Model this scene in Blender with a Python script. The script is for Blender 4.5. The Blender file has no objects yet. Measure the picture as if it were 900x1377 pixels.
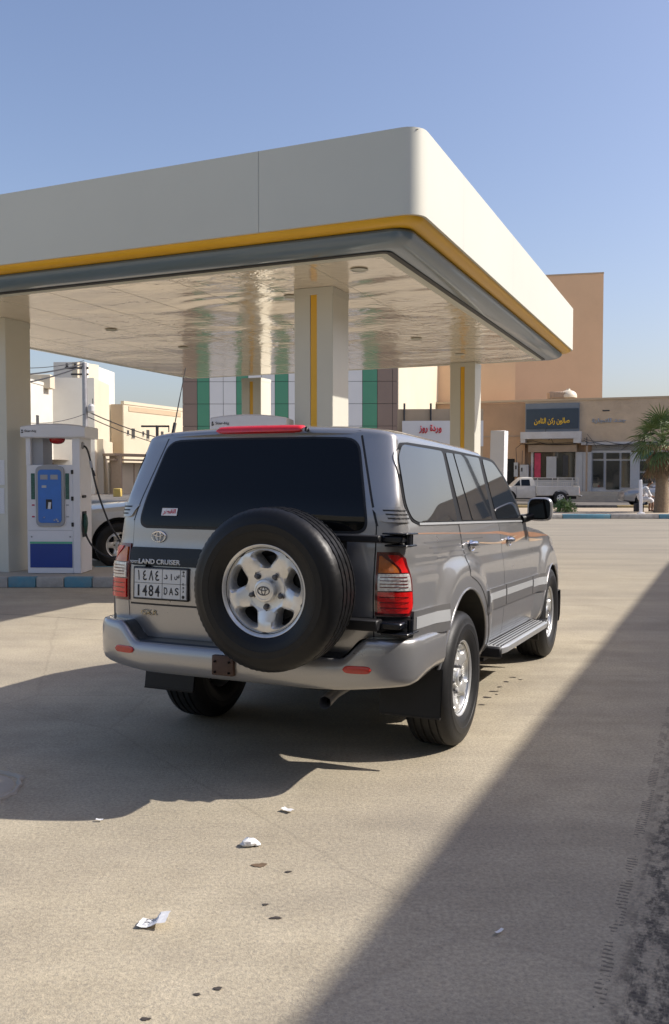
import bpy, bmesh, math, random
import numpy as np
from mathutils import Matrix, Vector
sc = bpy.context.scene
random.seed(7)
R = math.radians
# ------------------------------------------------------------------ camera
F_PX, PITCH, CAM_H = 1220.0, 0.0406, 1.594          # focal length in photo pixels (900 wide)
cd = bpy.data.cameras.new('camera'); cam = bpy.data.objects.new('camera', cd); sc.collection.objects.link(cam)
cam.location = (0, 0, CAM_H); cam.rotation_euler = (math.pi/2 - PITCH, 0, 0)
cd.sensor_fit = 'VERTICAL'; cd.sensor_height = 36.0; cd.lens = 36.0*F_PX/1377.0
cd.clip_start = 0.05; cd.clip_end = 3000
sc.camera = cam
# ------------------------------------------------------------------ sky, sun, exposure
SUN_EL, SUN_AZ = R(40.5), R(90.0)                   # azimuth measured clockwise from +Y
w = bpy.data.worlds.new('World'); sc.world = w; w.use_nodes = True
nt = w.node_tree; bg = nt.nodes['Background']
sky = nt.nodes.new('ShaderNodeTexSky'); sky.sky_type = 'NISHITA'; sky.sun_disc = False
sky.sun_elevation = SUN_EL; sky.sun_rotation = SUN_AZ
sky.altitude = 0; sky.air_density = 1.15; sky.dust_density = 2.4; sky.ozone_density = 2.6
tint = nt.nodes.new('ShaderNodeMix'); tint.data_type = 'RGBA'; tint.blend_type = 'MULTIPLY'; tint.inputs[0].default_value = 1.0
nt.links.new(sky.outputs[0], tint.inputs[6]); tint.inputs[7].default_value = (1.09, .99, 1.03, 1); nt.links.new(tint.outputs[2], bg.inputs[0]); bg.inputs[1].default_value = 0.115
sd = bpy.data.lights.new('sun', 'SUN'); sun = bpy.data.objects.new('sun', sd); sc.collection.objects.link(sun)
sd.energy = 3.9; sd.angle = R(0.53); sd.color = (1.0, 0.945, 0.87)
S = Vector((math.sin(SUN_AZ)*math.cos(SUN_EL), math.cos(SUN_AZ)*math.cos(SUN_EL), math.sin(SUN_EL)))
sun.rotation_euler = S.to_track_quat('Z', 'Y').to_euler(); sun.location = (30, 0, 30)
sc.view_settings.view_transform = 'Standard'; sc.view_settings.look = 'None'
sc.view_settings.exposure = 0.55; sc.view_settings.gamma = 1.0
sc.cycles.max_bounces = 6; sc.cycles.glossy_bounces = 4

# ------------------------------------------------------------------ survey helpers: photo bearing -> place in the world
def ray(px, py):
    dx, u = (px-450)/F_PX, -(py-688.5)/F_PX
    c, s = math.cos(PITCH), math.sin(PITCH)
    return Vector((dx, c+u*s, -s+u*c))
def gnd(px, py, z=0.0):
    d = ray(px, py); t = (z-CAM_H)/d.z
    return Vector((d.x*t, d.y*t, z))
def at(px, py, depth):
    d = ray(px, py); t = depth/d.y
    return Vector((d.x*t, depth, CAM_H+d.z*t))
class Plane:                                         # vertical plane through p with heading; gives (u, z)
    def __init__(s, p, yaw):
        s.p = Vector((p[0], p[1], 0)); s.yaw = yaw
        s.u = Vector((math.cos(yaw), math.sin(yaw), 0)); s.n = Vector((-math.sin(yaw), math.cos(yaw), 0))
    def uz(s, px, py):
        d = ray(px, py); o = Vector((0, 0, CAM_H))
        t = (s.p-o).dot(s.n)/d.dot(s.n); q = o+d*t
        return (q-s.p).dot(s.u), q.z

# ------------------------------------------------------------------ materials
def new_mat(name):
    m = bpy.data.materials.new(name); m.use_nodes = True
    n = m.node_tree; return m, n, n.nodes['Principled BSDF']
def setp(b, **k):
    for key, v in k.items():
        b.inputs[key.replace('_', ' ')].default_value = v
def tex(n, kind, scale, detail=4, rough=.55, coord='Object', vec=None, **kw):
    t = n.nodes.new(kind)
    if 'Scale' in t.inputs: t.inputs['Scale'].default_value = scale
    if 'Detail' in t.inputs: t.inputs['Detail'].default_value = detail
    if 'Roughness' in t.inputs: t.inputs['Roughness'].default_value = rough
    if vec is None:
        tc = n.nodes.new('ShaderNodeTexCoord'); n.links.new(tc.outputs[coord], t.inputs['Vector'])
    else: n.links.new(vec, t.inputs['Vector'])
    return t
def ramp(n, fac, stops, interp='LINEAR'):
    r = n.nodes.new('ShaderNodeValToRGB'); r.color_ramp.interpolation = interp
    e = r.color_ramp.elements
    e[0].position, e[0].color = stops[0][0], (*stops[0][1], 1) if len(stops[0][1]) == 3 else stops[0][1]
    e[1].position, e[1].color = stops[-1][0], (*stops[-1][1], 1)
    for p, c in stops[1:-1]:
        x = e.new(p); x.color = (*c, 1)
    n.links.new(fac, r.inputs[0]); return r.outputs[0]
def mixc(n, fac, a, b, mode='MIX'):
    m = n.nodes.new('ShaderNodeMix'); m.data_type = 'RGBA'; m.blend_type = mode
    for sock, v in ((m.inputs[0], fac), (m.inputs[6], a), (m.inputs[7], b)):
        if hasattr(v, 'is_output'): n.links.new(v, sock)
        else: sock.default_value = v if not isinstance(v, tuple) else (*v, 1) if len(v) == 3 else v
    return m.outputs[2]
def mth(n, op, a, b=None, c=None, clamp=False):
    m = n.nodes.new('ShaderNodeMath'); m.operation = op; m.use_clamp = clamp
    for i, v in enumerate((a, b, c)):
        if v is None: continue
        if hasattr(v, 'is_output'): n.links.new(v, m.inputs[i])
        else: m.inputs[i].default_value = v
    return m.outputs[0]
def bump(n, b, h, strength=.3, dist=.01):
    x = n.nodes.new('ShaderNodeBump'); x.inputs['Strength'].default_value = strength; x.inputs['Distance'].default_value = dist
    n.links.new(h, x.inputs['Height']); n.links.new(x.outputs[0], b.inputs['Normal']); return x
def mat(name, c, rough=.5, metal=0., coat=0., spec=.5, var=.08, vs=6., dirt=0., dirtc=(.30,.25,.19), bmp=0., bs=60., bd=.002, **k):
    """plain surface with a little colour variation, optional dust and fine relief"""
    m, n, b = new_mat(name)
    setp(b, Base_Color=(*c, 1), Roughness=rough, Metallic=metal, Coat_Weight=coat, Coat_Roughness=.04)
    b.inputs['Specular IOR Level'].default_value = spec
    base = None
    if var > 0:
        t = tex(n, 'ShaderNodeTexNoise', vs, 6, .6)
        base = ramp(n, t.outputs[0], [(.25, tuple(x*(1-var) for x in c)), (.75, tuple(min(1, x*(1+var)) for x in c))])
    if dirt > 0:
        t2 = tex(n, 'ShaderNodeTexNoise', vs*.6, 8, .7)
        f = ramp(n, t2.outputs[0], [(.42, (0, 0, 0)), (.75, (dirt,)*3)])
        base = mixc(n, f, base if base is not None else c, dirtc)
    if base is not None: n.links.new(base, b.inputs['Base Color'])
    if bmp > 0:
        t3 = tex(n, 'ShaderNodeTexNoise', bs, 4, .6); bump(n, b, t3.outputs[0], bmp, bd)
    for key, v in k.items(): b.inputs[key.replace('_', ' ')].default_value = v
    return m
M = {}

# ------------------------------------------------------------------ mesh helpers
def link(o): sc.collection.objects.link(o); return o
def meta(o, label=None, cat=None, group=None, kind=None):
    if label: o['label'] = label
    if cat: o['category'] = cat
    if group: o['group'] = group
    if kind: o['kind'] = kind
    return o
def empty(name, label, cat, loc=(0, 0, 0), rz=0., group=None):
    o = bpy.data.objects.new(name, None); link(o); o.location = loc; o.rotation_euler = (0, 0, rz); o.empty_display_size = .2
    return meta(o, label, cat, group)
XF = None                                            # optional transform applied to every mesh built (the car body's rake)
class MB:
    def __init__(s): s.v = []; s.f = []; s.mi = []
    def add(s, vs, fs, mi=0):
        k = len(s.v); s.v += [tuple(map(float, p)) for p in vs]
        s.f += [tuple(i+k for i in f) for f in fs]; s.mi += [mi]*len(fs); return s
    def box(s, x0, x1, y0, y1, z0, z1, mi=0, bev=0., seg=1):
        if bev > 0:
            bm = bmesh.new(); bmesh.ops.create_cube(bm, size=1)
            for v in bm.verts:
                v.co = ((x0+x1)/2+v.co.x*(x1-x0), (y0+y1)/2+v.co.y*(y1-y0), (z0+z1)/2+v.co.z*(z1-z0))
            bmesh.ops.bevel(bm, geom=bm.edges[:], offset=bev, segments=seg, profile=.6, affect='EDGES')
            bm.verts.index_update(); vs = [v.co[:] for v in bm.verts]; fs = [[v.index for v in f.verts] for f in bm.faces]
            bm.free(); return s.add(vs, fs, mi)
        vs = [(x, y, z) for z in (z0, z1) for y in (y0, y1) for x in (x0, x1)]
        return s.add(vs, [(0, 2, 3, 1), (4, 5, 7, 6), (0, 1, 5, 4), (2, 6, 7, 3), (0, 4, 6, 2), (1, 3, 7, 5)], mi)
    def obox(s, c, u, v, w_, mi=0):                  # oriented box: centre and three half-axis vectors
        c, u, v, w_ = map(Vector, (c, u, v, w_)); vs = [c+a*u+b*v+d*w_ for d in (-1, 1) for b in (-1, 1) for a in (-1, 1)]
        return s.add(vs, [(0, 2, 3, 1), (4, 5, 7, 6), (0, 1, 5, 4), (2, 6, 7, 3), (0, 4, 6, 2), (1, 3, 7, 5)], mi)
    def grid(s, P, closed_u=False, closed_v=False, mi=0, flip=False):
        P = np.asarray(P, float); n, m = P.shape[:2]; fs = []
        for i in range(n if closed_u else n-1):
            for j in range(m if closed_v else m-1):
                a, b, c, d = i*m+j, ((i+1) % n)*m+j, ((i+1) % n)*m+(j+1) % m, i*m+(j+1) % m
                fs.append((a, d, c, b) if flip else (a, b, c, d))
        return s.add(P.reshape(-1, 3), fs, mi)
    def lathe(s, prof, n=48, axis='y', c=(0, 0, 0), mi=0, mod=None):
        P = []
        for i in range(n):
            a = 2*math.pi*i/n; row = []
            for k, (r, t) in enumerate(prof):
                rr = r+(mod(i, k) if mod else 0)
                x, z = rr*math.cos(a), rr*math.sin(a)
                p = {'y': (x, t, z), 'z': (x, z, t), 'x': (t, x, z)}[axis]
                row.append((p[0]+c[0], p[1]+c[1], p[2]+c[2]))
            P.append(row)
        return s.grid(P, closed_u=True, mi=mi)
    def tube(s, pts, r, n=8, mi=0, caps=True):
        pts = [Vector(p) for p in pts]; N = len(pts); rs = r if isinstance(r, (list, tuple)) else [r]*N
        rows = []; up = None
        for i, p in enumerate(pts):
            t = (pts[min(i+1, N-1)]-pts[max(i-1, 0)]).normalized()
            if up is None: up = t.orthogonal().normalized()
            up = (up-t*up.dot(t)); up = up.normalized() if up.length > 1e-6 else t.orthogonal().normalized()
            sd_ = t.cross(up)
            rows.append([p+(up*math.cos(2*math.pi*k/n)+sd_*math.sin(2*math.pi*k/n))*rs[i] for k in range(n)])
        k0 = len(s.v); s.grid(np.array([[tuple(q) for q in row] for row in rows]), closed_v=True, mi=mi)
        if caps:
            s.f += [tuple(k0+j for j in range(n-1, -1, -1)), tuple(k0+(N-1)*n+j for j in range(n))]; s.mi += [mi]*2
        return s
    def disc(s, c, r, axis='y', n=24, mi=0):
        vs = []
        for i in range(n):
            a = 2*math.pi*i/n; x, z = r*math.cos(a), r*math.sin(a)
            d = {'y': (x, 0, z), 'z': (x, z, 0), 'x': (0, x, z)}[axis]; vs.append([c[k]+d[k] for k in range(3)])
        return s.add(vs, [tuple(range(n))], mi)
    def prism(s, poly, a0, a1, axis='y', mi=0):      # polygon in the other two axes, extruded a0..a1
        def P(p, t): return {'y': (p[0], t, p[1]), 'x': (t, p[0], p[1]), 'z': (p[0], p[1], t)}[axis]
        n = len(poly); vs = [P(p, a0) for p in poly]+[P(p, a1) for p in poly]
        return s.add(vs, [tuple(range(n)), tuple(range(2*n-1, n-1, -1))]+[(i, (i+1) % n, n+(i+1) % n, n+i) for i in range(n)], mi)
    def build(s, name, mats, parent=None, smooth=False, bevel=0., seg=2, weld=0., label=None, auto=None):
        me = bpy.data.meshes.new(name); me.from_pydata(s.v, [], s.f)
        if not isinstance(mats, (list, tuple)): mats = [mats]
        for m_ in mats: me.materials.append(m_)
        if len(mats) > 1: me.polygons.foreach_set('material_index', s.mi)
        bm = bmesh.new(); bm.from_mesh(me)
        if weld: bmesh.ops.remove_doubles(bm, verts=bm.verts, dist=weld)
        bmesh.ops.recalc_face_normals(bm, faces=bm.faces)
        if bevel:
            es = [e for e in bm.edges if len(e.link_faces) == 2 and e.calc_face_angle(0) > .5]
            bmesh.ops.bevel(bm, geom=es, offset=bevel, segments=seg, profile=.6, affect='EDGES', clamp_overlap=True)
        if smooth:
            for f_ in bm.faces: f_.smooth = True
            ang = auto if auto else R(38)
            for e in bm.edges:
                if len(e.link_faces) == 2 and e.calc_face_angle(0) > ang: e.smooth = False
        bm.to_mesh(me); bm.free()
        if XF is not None: me.transform(XF)
        me.update(); o = bpy.data.objects.new(name, me); link(o); o.parent = parent
        if label: o['label'] = label
        return o
def copy_tree(o, parent=None):
    c = o.copy(); sc.collection.objects.link(c)
    if parent is not None: c.parent = parent
    for ch in list(o.children): copy_tree(ch, c)
    return c
_tmp = []
def text(name, body, wid, hgt, m, parent, pos, right, up, ext=.001, bold=.0, label=None, xf=True):
    """flat or raised lettering fitted to wid x hgt (hgt None keeps proportion), centred on pos"""
    cu = bpy.data.curves.new('txt', 'FONT'); cu.body = body; cu.size = 1; cu.offset = bold; cu.resolution_u = 4
    o = bpy.data.objects.new('txt', cu); link(o); bpy.context.view_layer.update()
    me = bpy.data.meshes.new_from_object(o.evaluated_get(bpy.context.evaluated_depsgraph_get()))
    bpy.data.objects.remove(o)
    bm = bmesh.new(); bm.from_mesh(me); bmesh.ops.remove_doubles(bm, verts=bm.verts, dist=1e-5)
    bm.verts.ensure_lookup_table(); seen = {}; isl = 0
    for v in bm.verts:
        if v.index in seen: continue
        st = [v]; seen[v.index] = isl
        while st:
            q = st.pop()
            for e in q.link_edges:
                x = e.other_vert(q)
                if x.index not in seen: seen[x.index] = isl; st.append(x)
        isl += 1
    xs = [v.co.x for v in bm.verts]; ys = [v.co.y for v in bm.verts]
    x0, x1, y0, y1 = min(xs), max(xs), min(ys), max(ys)
    sx = wid/(x1-x0); sy = hgt/(y1-y0) if hgt else sx
    right, up = Vector(right).normalized(), Vector(up).normalized(); nn = right.cross(up)
    off = {v: seen[v.index] % 7 for v in bm.verts}
    ret = bmesh.ops.extrude_face_region(bm, geom=bm.faces[:])
    top = {g for g in ret['geom'] if isinstance(g, bmesh.types.BMVert)}
    kk = ext*.04
    # islands get slightly different depths so that overlapping letters never share a plane
    bm.verts.ensure_lookup_table()
    base = {(round(v.co.x, 5), round(v.co.y, 5)): off[v] for v in off if v.is_valid}
    for v in bm.verts:
        k = base.get((round(v.co.x, 5), round(v.co.y, 5)), 0)
        d = (ext+k*kk) if v in top else -k*kk
        v.co = Vector(pos)+right*((v.co.x-(x0+x1)/2)*sx)+up*((v.co.y-(y0+y1)/2)*sy)+nn*d
    bmesh.ops.recalc_face_normals(bm, faces=bm.faces)
    bm.to_mesh(me); bm.free(); me.materials.clear(); me.materials.append(m)
    if XF is not None and xf: me.transform(XF)
    ob = bpy.data.objects.new(name, me); link(ob); ob.parent = parent
    if label: ob['label'] = label
    return ob
def rrect(w_, h_, r, n=5):                            # rounded rectangle outline centred on 0
    pts = []
    for cx_, cy_, a0 in ((w_/2-r, h_/2-r, 0), (-w_/2+r, h_/2-r, 90), (-w_/2+r, -h_/2+r, 180), (w_/2-r, -h_/2+r, 270)):
        for k in range(n+1):
            a = R(a0+90*k/n); pts.append((cx_+r*math.cos(a), cy_+r*math.sin(a)))
    return pts
def sstep(a, b, x):
    t = np.clip((np.asarray(x, float)-a)/(b-a), 0, 1); return t*t*(3-2*t)
# ------------------------------------------------------------------ the materials
M['cream'] = mat('cream panel', (.585, .575, .48), rough=.40, var=.03, vs=.5, dirt=.12, dirtc=(.42, .37, .28))
M['column'] = mat('column cladding', (.60, .585, .50), rough=.33, var=.03, vs=1, dirt=.15, dirtc=(.42, .37, .28))
M['yellow'] = mat('yellow trim', (.76, .42, .02), rough=.35, var=.05, vs=2)
M['bluegrey'] = mat('blue grey trim', (.12, .17, .21), rough=.28, var=.04, vs=2, coat=.4)
M['black'] = mat('black rubber', (.012, .012, .013), rough=.5, var=.2)
M['blackgloss'] = mat('black gloss', (.006, .007, .010), rough=.25, var=0, coat=0, spec=.35)
M['white'] = mat('white paint', (.74, .745, .77), rough=.35, var=.02, vs=3, dirt=.12)
M['grey'] = mat('grey plastic', (.33, .34, .36), rough=.4, var=.04)
M['pumpblue'] = mat('pump panel blue', (.035, .17, .55), rough=.3, var=.08, vs=9)
M['deepblue'] = mat('deep blue panel', (.008, .045, .26), rough=.35, var=.06)
M['green'] = mat('green trim', (.10, .42, .26), rough=.4, var=.05)
M['redlamp'] = mat('red lamp', (.42, .01, .012), rough=.25, var=.05, coat=.4)
M['ledgreen'] = mat('dark display', (.03, .12, .10), rough=.15, var=.5, vs=60)
M['paper'] = mat('paper', (.72, .72, .72), rough=.8, var=.12, vs=60)
M['steel'] = mat('galvanised steel', (.35, .35, .36), rough=.4, metal=.6, var=.1)
M['darksteel'] = mat('dark steel', (.05, .05, .052), rough=.45, metal=.4, var=.1)
# soffit: polished sheet that mirrors the forecourt in waves
m, n, b = new_mat('polished soffit sheet'); M['soffit'] = m
setp(b, Base_Color=(.95, .84, .68, 1), Metallic=.48, Roughness=.12)
tc = n.nodes.new('ShaderNodeTexCoord')
mp = n.nodes.new('ShaderNodeMapping'); mp.inputs['Rotation'].default_value = (0, 0, R(0)); mp.inputs['Scale'].default_value = (1, 1.5, 1)
n.links.new(tc.outputs['Object'], mp.inputs[0])
t1 = tex(n, 'ShaderNodeTexNoise', .55, 1.0, .4, vec=mp.outputs[0]); t2 = tex(n, 'ShaderNodeTexNoise', 3.4, 2, .5, vec=mp.outputs[0]); t3 = tex(n, 'ShaderNodeTexNoise', .35, 1, .5)
t1.inputs['Distortion'].default_value = .8; t2.inputs['Distortion'].default_value = 1.2
patchy = ramp(n, t3.outputs[0], [(.35, (.08, .08, .08)), (.62, (.26, .26, .26))])
sx_ = n.nodes.new('ShaderNodeSeparateXYZ'); n.links.new(tc.outputs['Object'], sx_.inputs[0])
amp = ramp(n, mth(n, 'ADD', mth(n, 'MULTIPLY', sx_.outputs[0], .1), mth(n, 'MULTIPLY', t3.outputs[0], .15)), [(.35, (1, 1, 1)), (.70, (.22, .22, .22))])
h = mth(n, 'MULTIPLY', amp, mth(n, 'ADD', t1.outputs[0], mth(n, 'MULTIPLY', t2.outputs[0], patchy)))
bump(n, b, h, 1.0, .062)
# asphalt forecourt: sandy, worn, with stains, cracks and a band of dark tyre-printed grime on the right
m, n, b = new_mat('dusty asphalt'); M['ground'] = m
setp(b, Roughness=.92); b.inputs['Specular IOR Level'].default_value = .25
big = tex(n, 'ShaderNodeTexNoise', .35, 5, .6); mid = tex(n, 'ShaderNodeTexNoise', 3.0, 6, .65); fine = tex(n, 'ShaderNodeTexNoise', 60., 3, .7)
vor = tex(n, 'ShaderNodeTexVoronoi', 150.)
c0 = ramp(n, mid.outputs[0], [(.28, (.305, .276, .218)), (.5, (.36, .328, .262)), (.74, (.41, .376, .305))])
c1 = mixc(n, ramp(n, big.outputs[0], [(.35, (0, 0, 0)), (.68, (.9, .9, .9))]), c0, (.255, .236, .205))
peb = ramp(n, vor.outputs['Color'], [(.0, (.40, .40, .42)), (.45, (.95, .95, .95)), (.9, (1.35, 1.28, 1.15))])
geo0 = n.nodes.new('ShaderNodeNewGeometry'); sp0 = n.nodes.new('ShaderNodeSeparateXYZ'); n.links.new(geo0.outputs['Position'], sp0.inputs[0])
fy_ = ramp(n, mth(n, 'MULTIPLY', mth(n, 'ADD', sp0.outputs[1], mth(n, 'MULTIPLY', mid.outputs[0], 3.)), .025), [(.28, (0, 0, 0)), (.50, (1, 1, 1))])
fx_ = ramp(n, mth(n, 'ADD', mth(n, 'MULTIPLY', sp0.outputs[0], .1), .4), [(.2, (0, 0, 0)), (.5, (1, 1, 1))])
c1 = mixc(n, mth(n, 'MULTIPLY', mth(n, 'MULTIPLY', fy_, fx_), .85), c1, (.215, .205, .182))
mpl = n.nodes.new('ShaderNodeMapping'); mpl.inputs['Scale'].default_value = (.25, 1.6, 1); mpl.inputs['Rotation'].default_value = (0, 0, R(23)); n.links.new(geo0.outputs['Position'], mpl.inputs[0])
lane = tex(n, 'ShaderNodeTexNoise', .9, 5, .62, vec=mpl.outputs[0]); c1 = mixc(n, .8, c1, ramp(n, lane.outputs[0], [(.34, (.80, .80, .81)), (.62, (1.08, 1.075, 1.06))]), 'MULTIPLY')
c2 = mixc(n, .85, c1, peb, 'MULTIPLY')
fr = ramp(n, fine.outputs[0], [(.3, (.68, .68, .69)), (.7, (1.24, 1.22, 1.18))])
c3 = mixc(n, .8, c2, fr, 'MULTIPLY')
sp = tex(n, 'ShaderNodeTexVoronoi', 2.3); sp.inputs['Randomness'].default_value = 1
spn = mth(n, 'ADD', sp.outputs['Distance'], mth(n, 'MULTIPLY', mth(n, 'SUBTRACT', tex(n, 'ShaderNodeTexNoise', 26., 4, .7).outputs[0], .5), .10))
spot = ramp(n, spn, [(.028, (.75, .75, .75)), (.042, (0, 0, 0))])
c4 = mixc(n, spot, c3, (.07, .058, .048))
# tyre-printed band
geo = n.nodes.new('ShaderNodeNewGeometry'); sep = n.nodes.new('ShaderNodeSeparateXYZ'); n.links.new(geo.outputs['Position'], sep.inputs[0])
A0, A1 = gnd(893, 975), gnd(790, 1377)
dv = (A0-A1).normalized(); nv = Vector((dv.y, -dv.x, 0))
def lin(v, p): return mth(n, 'ADD', mth(n, 'ADD', mth(n, 'MULTIPLY', sep.outputs[0], v.x), mth(n, 'MULTIPLY', sep.outputs[1], v.y)), -(v.x*p.x+v.y*p.y))
across, along = lin(nv, A1), lin(dv, A1)
cmb = n.nodes.new('ShaderNodeCombineXYZ'); n.links.new(across, cmb.inputs[0]); n.links.new(along, cmb.inputs[1])
mp2 = n.nodes.new('ShaderNodeMapping'); mp2.inputs['Scale'].default_value = (1, .45, 1); n.links.new(cmb.outputs[0], mp2.inputs[0])
gr = tex(n, 'ShaderNodeTexNoise', 17., 6, .72, vec=mp2.outputs[0]); gr2 = tex(n, 'ShaderNodeTexNoise', 9., 4, .6, vec=mp2.outputs[0])
br = n.nodes.new('ShaderNodeTexBrick'); n.links.new(cmb.outputs[0], br.inputs['Vector'])
br.inputs['Scale'].default_value = 1.0; br.inputs['Brick Width'].default_value = .034; br.inputs['Row Height'].default_value = .021
br.inputs['Mortar Size'].default_value = .0048; br.inputs['Mortar Smooth'].default_value = .4
br.inputs['Color1'].default_value = (1, 1, 1, 1); br.inputs['Color2'].default_value = (.45, .45, .45, 1); br.inputs['Mortar'].default_value = (0, 0, 0, 1)
edge = mth(n, 'ADD', across, mth(n, 'MULTIPLY', mth(n, 'SUBTRACT', gr2.outputs[0], .5), .10))
core = ramp(n, edge, [(.02, (0, 0, 0)), (.10, (1, 1, 1))])
blot = ramp(n, gr.outputs[0], [(.45, (0, 0, 0)), (.56, (1, 1, 1))])
trd = mth(n, 'MULTIPLY', ramp(n, across, [(-.0, (1, 1, 1)), (.0001, (1, 1, 1))]), br.outputs['Color'])
fringe = mth(n, 'MULTIPLY', mth(n, 'MULTIPLY', ramp(n, across, [(.0, (0, 0, 0)), (.012, (1, 1, 1))]), mth(n, 'SUBTRACT', 1, core)), 0.)
bandA = mth(n, 'MULTIPLY', core, mth(n, 'ADD', mth(n, 'MULTIPLY', blot, .78), mth(n, 'MULTIPLY', trd, .22)), clamp=True)
fedge = mth(n, 'MULTIPLY', mth(n, 'LESS_THAN', mth(n, 'ABSOLUTE', mth(n, 'SUBTRACT', across, .012)), .022), mth(n, 'MULTIPLY', mth(n, 'GREATER_THAN', mth(n, 'SINE', mth(n, 'ADD', mth(n, 'MULTIPLY', along, 230.), mth(n, 'MULTIPLY', gr.outputs[0], 9.))), .25), mth(n, 'GREATER_THAN', mth(n, 'ADD', gr2.outputs[0], mth(n, 'MULTIPLY', mth(n, 'SUBTRACT', gr.outputs[0], .5), .8)), .50)))
bm_ = mth(n, 'MAXIMUM', mth(n, 'MULTIPLY', bandA, .95), mth(n, 'MULTIPLY', fedge, .6))
near = ramp(n, mth(n, 'MULTIPLY', sep.outputs[1], .1), [(.0, (1, 1, 1)), (.8, (1, 1, 1)), (.99, (0, 0, 0))])
bandm = mth(n, 'MULTIPLY', mth(n, 'MULTIPLY', bm_, near), mth(n, 'LESS_THAN', across, .55))
c5 = mixc(n, bandm, c4, (.062, .056, .050))
# long hairline cracks
cv = tex(n, 'ShaderNodeTexVoronoi', .24); cv.feature = 'DISTANCE_TO_EDGE'
nz = tex(n, 'ShaderNodeTexNoise', 1.3, 6, .7); tc2 = n.nodes.new('ShaderNodeTexCoord')
mx = mixc(n, .12, tc2.outputs['Object'], nz.outputs['Color'], 'ADD'); n.links.new(mx, cv.inputs['Vector'])
crk = ramp(n, cv.outputs['Distance'], [(.0006, (.14, .14, .14)), (.0018, (0, 0, 0))])
c6 = mixc(n, crk, c5, (.10, .085, .068))
n.links.new(c6, b.inputs['Base Color'])
jA, jB = gnd(-10, 825), gnd(150, 834.5); jd = (jB-jA).normalized(); jn = Vector((jd.y, -jd.x, 0))
jl = mth(n, 'ABSOLUTE', mth(n, 'ADD', lin(jn, jA), mth(n, 'MULTIPLY', mth(n, 'SUBTRACT', mid.outputs[0], .5), .10)))
jm = mth(n, 'MULTIPLY', ramp(n, jl, [(.006, (1, 1, 1)), (.014, (0, 0, 0))]), mth(n, 'LESS_THAN', sep.outputs[0], 1.0))
c7 = mixc(n, mth(n, 'MULTIPLY', jm, .7), c6, (.09, .075, .06)); n.links.new(c7, b.inputs['Base Color'])
hh = mth(n, 'ADD', mth(n, 'MULTIPLY', vor.outputs['Distance'], .5), mth(n, 'ADD', fine.outputs[0], mth(n, 'MULTIPLY', crk, -2.)))
bump(n, b, hh, .55, .004)
M['asphalt'] = mat('street asphalt', (.115, .108, .10), rough=.9, var=.2, vs=1.5, dirt=.5, dirtc=(.24, .21, .17), bmp=.4)
M['concrete'] = mat('pale concrete', (.40, .37, .31), rough=.85, var=.12, vs=2.5, dirt=.4, bmp=.3)
M['kerbwhite'] = mat('kerb white', (.42, .40, .36), rough=.7, var=.12, vs=9, dirt=.7, dirtc=(.20, .18, .15), bmp=.5, bs=30)
M['kerbblue'] = mat('kerb blue', (.10, .26, .34), rough=.65, var=.12, vs=9, dirt=.6, dirtc=(.22, .25, .24), bmp=.5, bs=30)
M['kerbyellow'] = mat('kerb yellow', (.45, .33, .13), rough=.7, var=.15, vs=9, dirt=.6)
M['kerbblack'] = mat('kerb black', (.025, .025, .025), rough=.7, var=.2, vs=9, dirt=.3)
M['sand'] = mat('sandy soil', (.38, .31, .22), rough=.95, var=.15, vs=3, bmp=.4)
M['tan'] = mat('tan render', (.78, .54, .33), rough=.85, var=.05, vs=.25, dirt=.22, dirtc=(.40, .26, .14), bmp=.3, bs=20)
M['tandark'] = mat('brown stucco', (.42, .275, .17), rough=.9, var=.12, vs=.5, dirt=.4, dirtc=(.22, .15, .10), bmp=.6, bs=12, bd=.02)
M['tanrough'] = mat('rough tan stucco', (.54, .42, .29), rough=.9, var=.14, vs=.7, dirt=.4, dirtc=(.27, .20, .14), bmp=.8, bs=8, bd=.03)
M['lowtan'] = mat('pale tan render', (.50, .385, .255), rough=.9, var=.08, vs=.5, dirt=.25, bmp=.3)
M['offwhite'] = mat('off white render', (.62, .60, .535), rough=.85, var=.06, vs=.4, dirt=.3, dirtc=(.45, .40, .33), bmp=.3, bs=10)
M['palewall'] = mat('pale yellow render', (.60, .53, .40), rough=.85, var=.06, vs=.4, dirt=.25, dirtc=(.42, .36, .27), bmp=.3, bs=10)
M['shopwhite'] = mat('shop frame white', (.50, .50, .50), rough=.55, var=.08, vs=2, dirt=.35)
M['shopgrey'] = mat('shop panel grey', (.42, .44, .46), rough=.6, var=.08, vs=2, dirt=.35)
M['signblue'] = mat('dark blue sign', (.03, .05, .072), rough=.5, var=.1, vs=2)
M['signgrey'] = mat('grey blue sign surround', (.16, .19, .22), rough=.6, var=.08, vs=2)
M['signyellow'] = mat('sign lettering yellow', (.75, .47, .03), rough=.5, var=0)
M['signred'] = mat('sign lettering red', (.50, .02, .04), rough=.5, var=0)
M['lettergrey'] = mat('grey lettering', (.34, .37, .40), rough=.6, var=0)
M['shutter'] = mat('rolled shutter', (.33, .25, .18), rough=.6, var=.1, vs=3)
M['glassdark'] = mat('shop glass', (.018, .022, .022), rough=.04, var=.3, vs=.9, spec=.9)
M['windowdark'] = mat('window dark', (.03, .033, .04), rough=.1, var=.2)
M['pink'] = mat('pink display', (.45, .04, .09), rough=.6, var=.3, vs=4)
M['doorblack'] = mat('dark doorway', (.006, .006, .006), rough=.8, var=0)
M['panelbrown'] = mat('brown cladding', (.24, .175, .14), rough=.4, var=.05, vs=1)
M['panelgreen'] = mat('green cladding', (.075, .27, .165), rough=.22, var=.05, vs=1)
M['panelwhite'] = mat('white cladding', (.70, .705, .70), rough=.35, var=.03, vs=1)
M['bark'] = mat('palm bark', (.21, .155, .10), rough=.95, var=.3, vs=18, bmp=1., bs=40, bd=.02)
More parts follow.
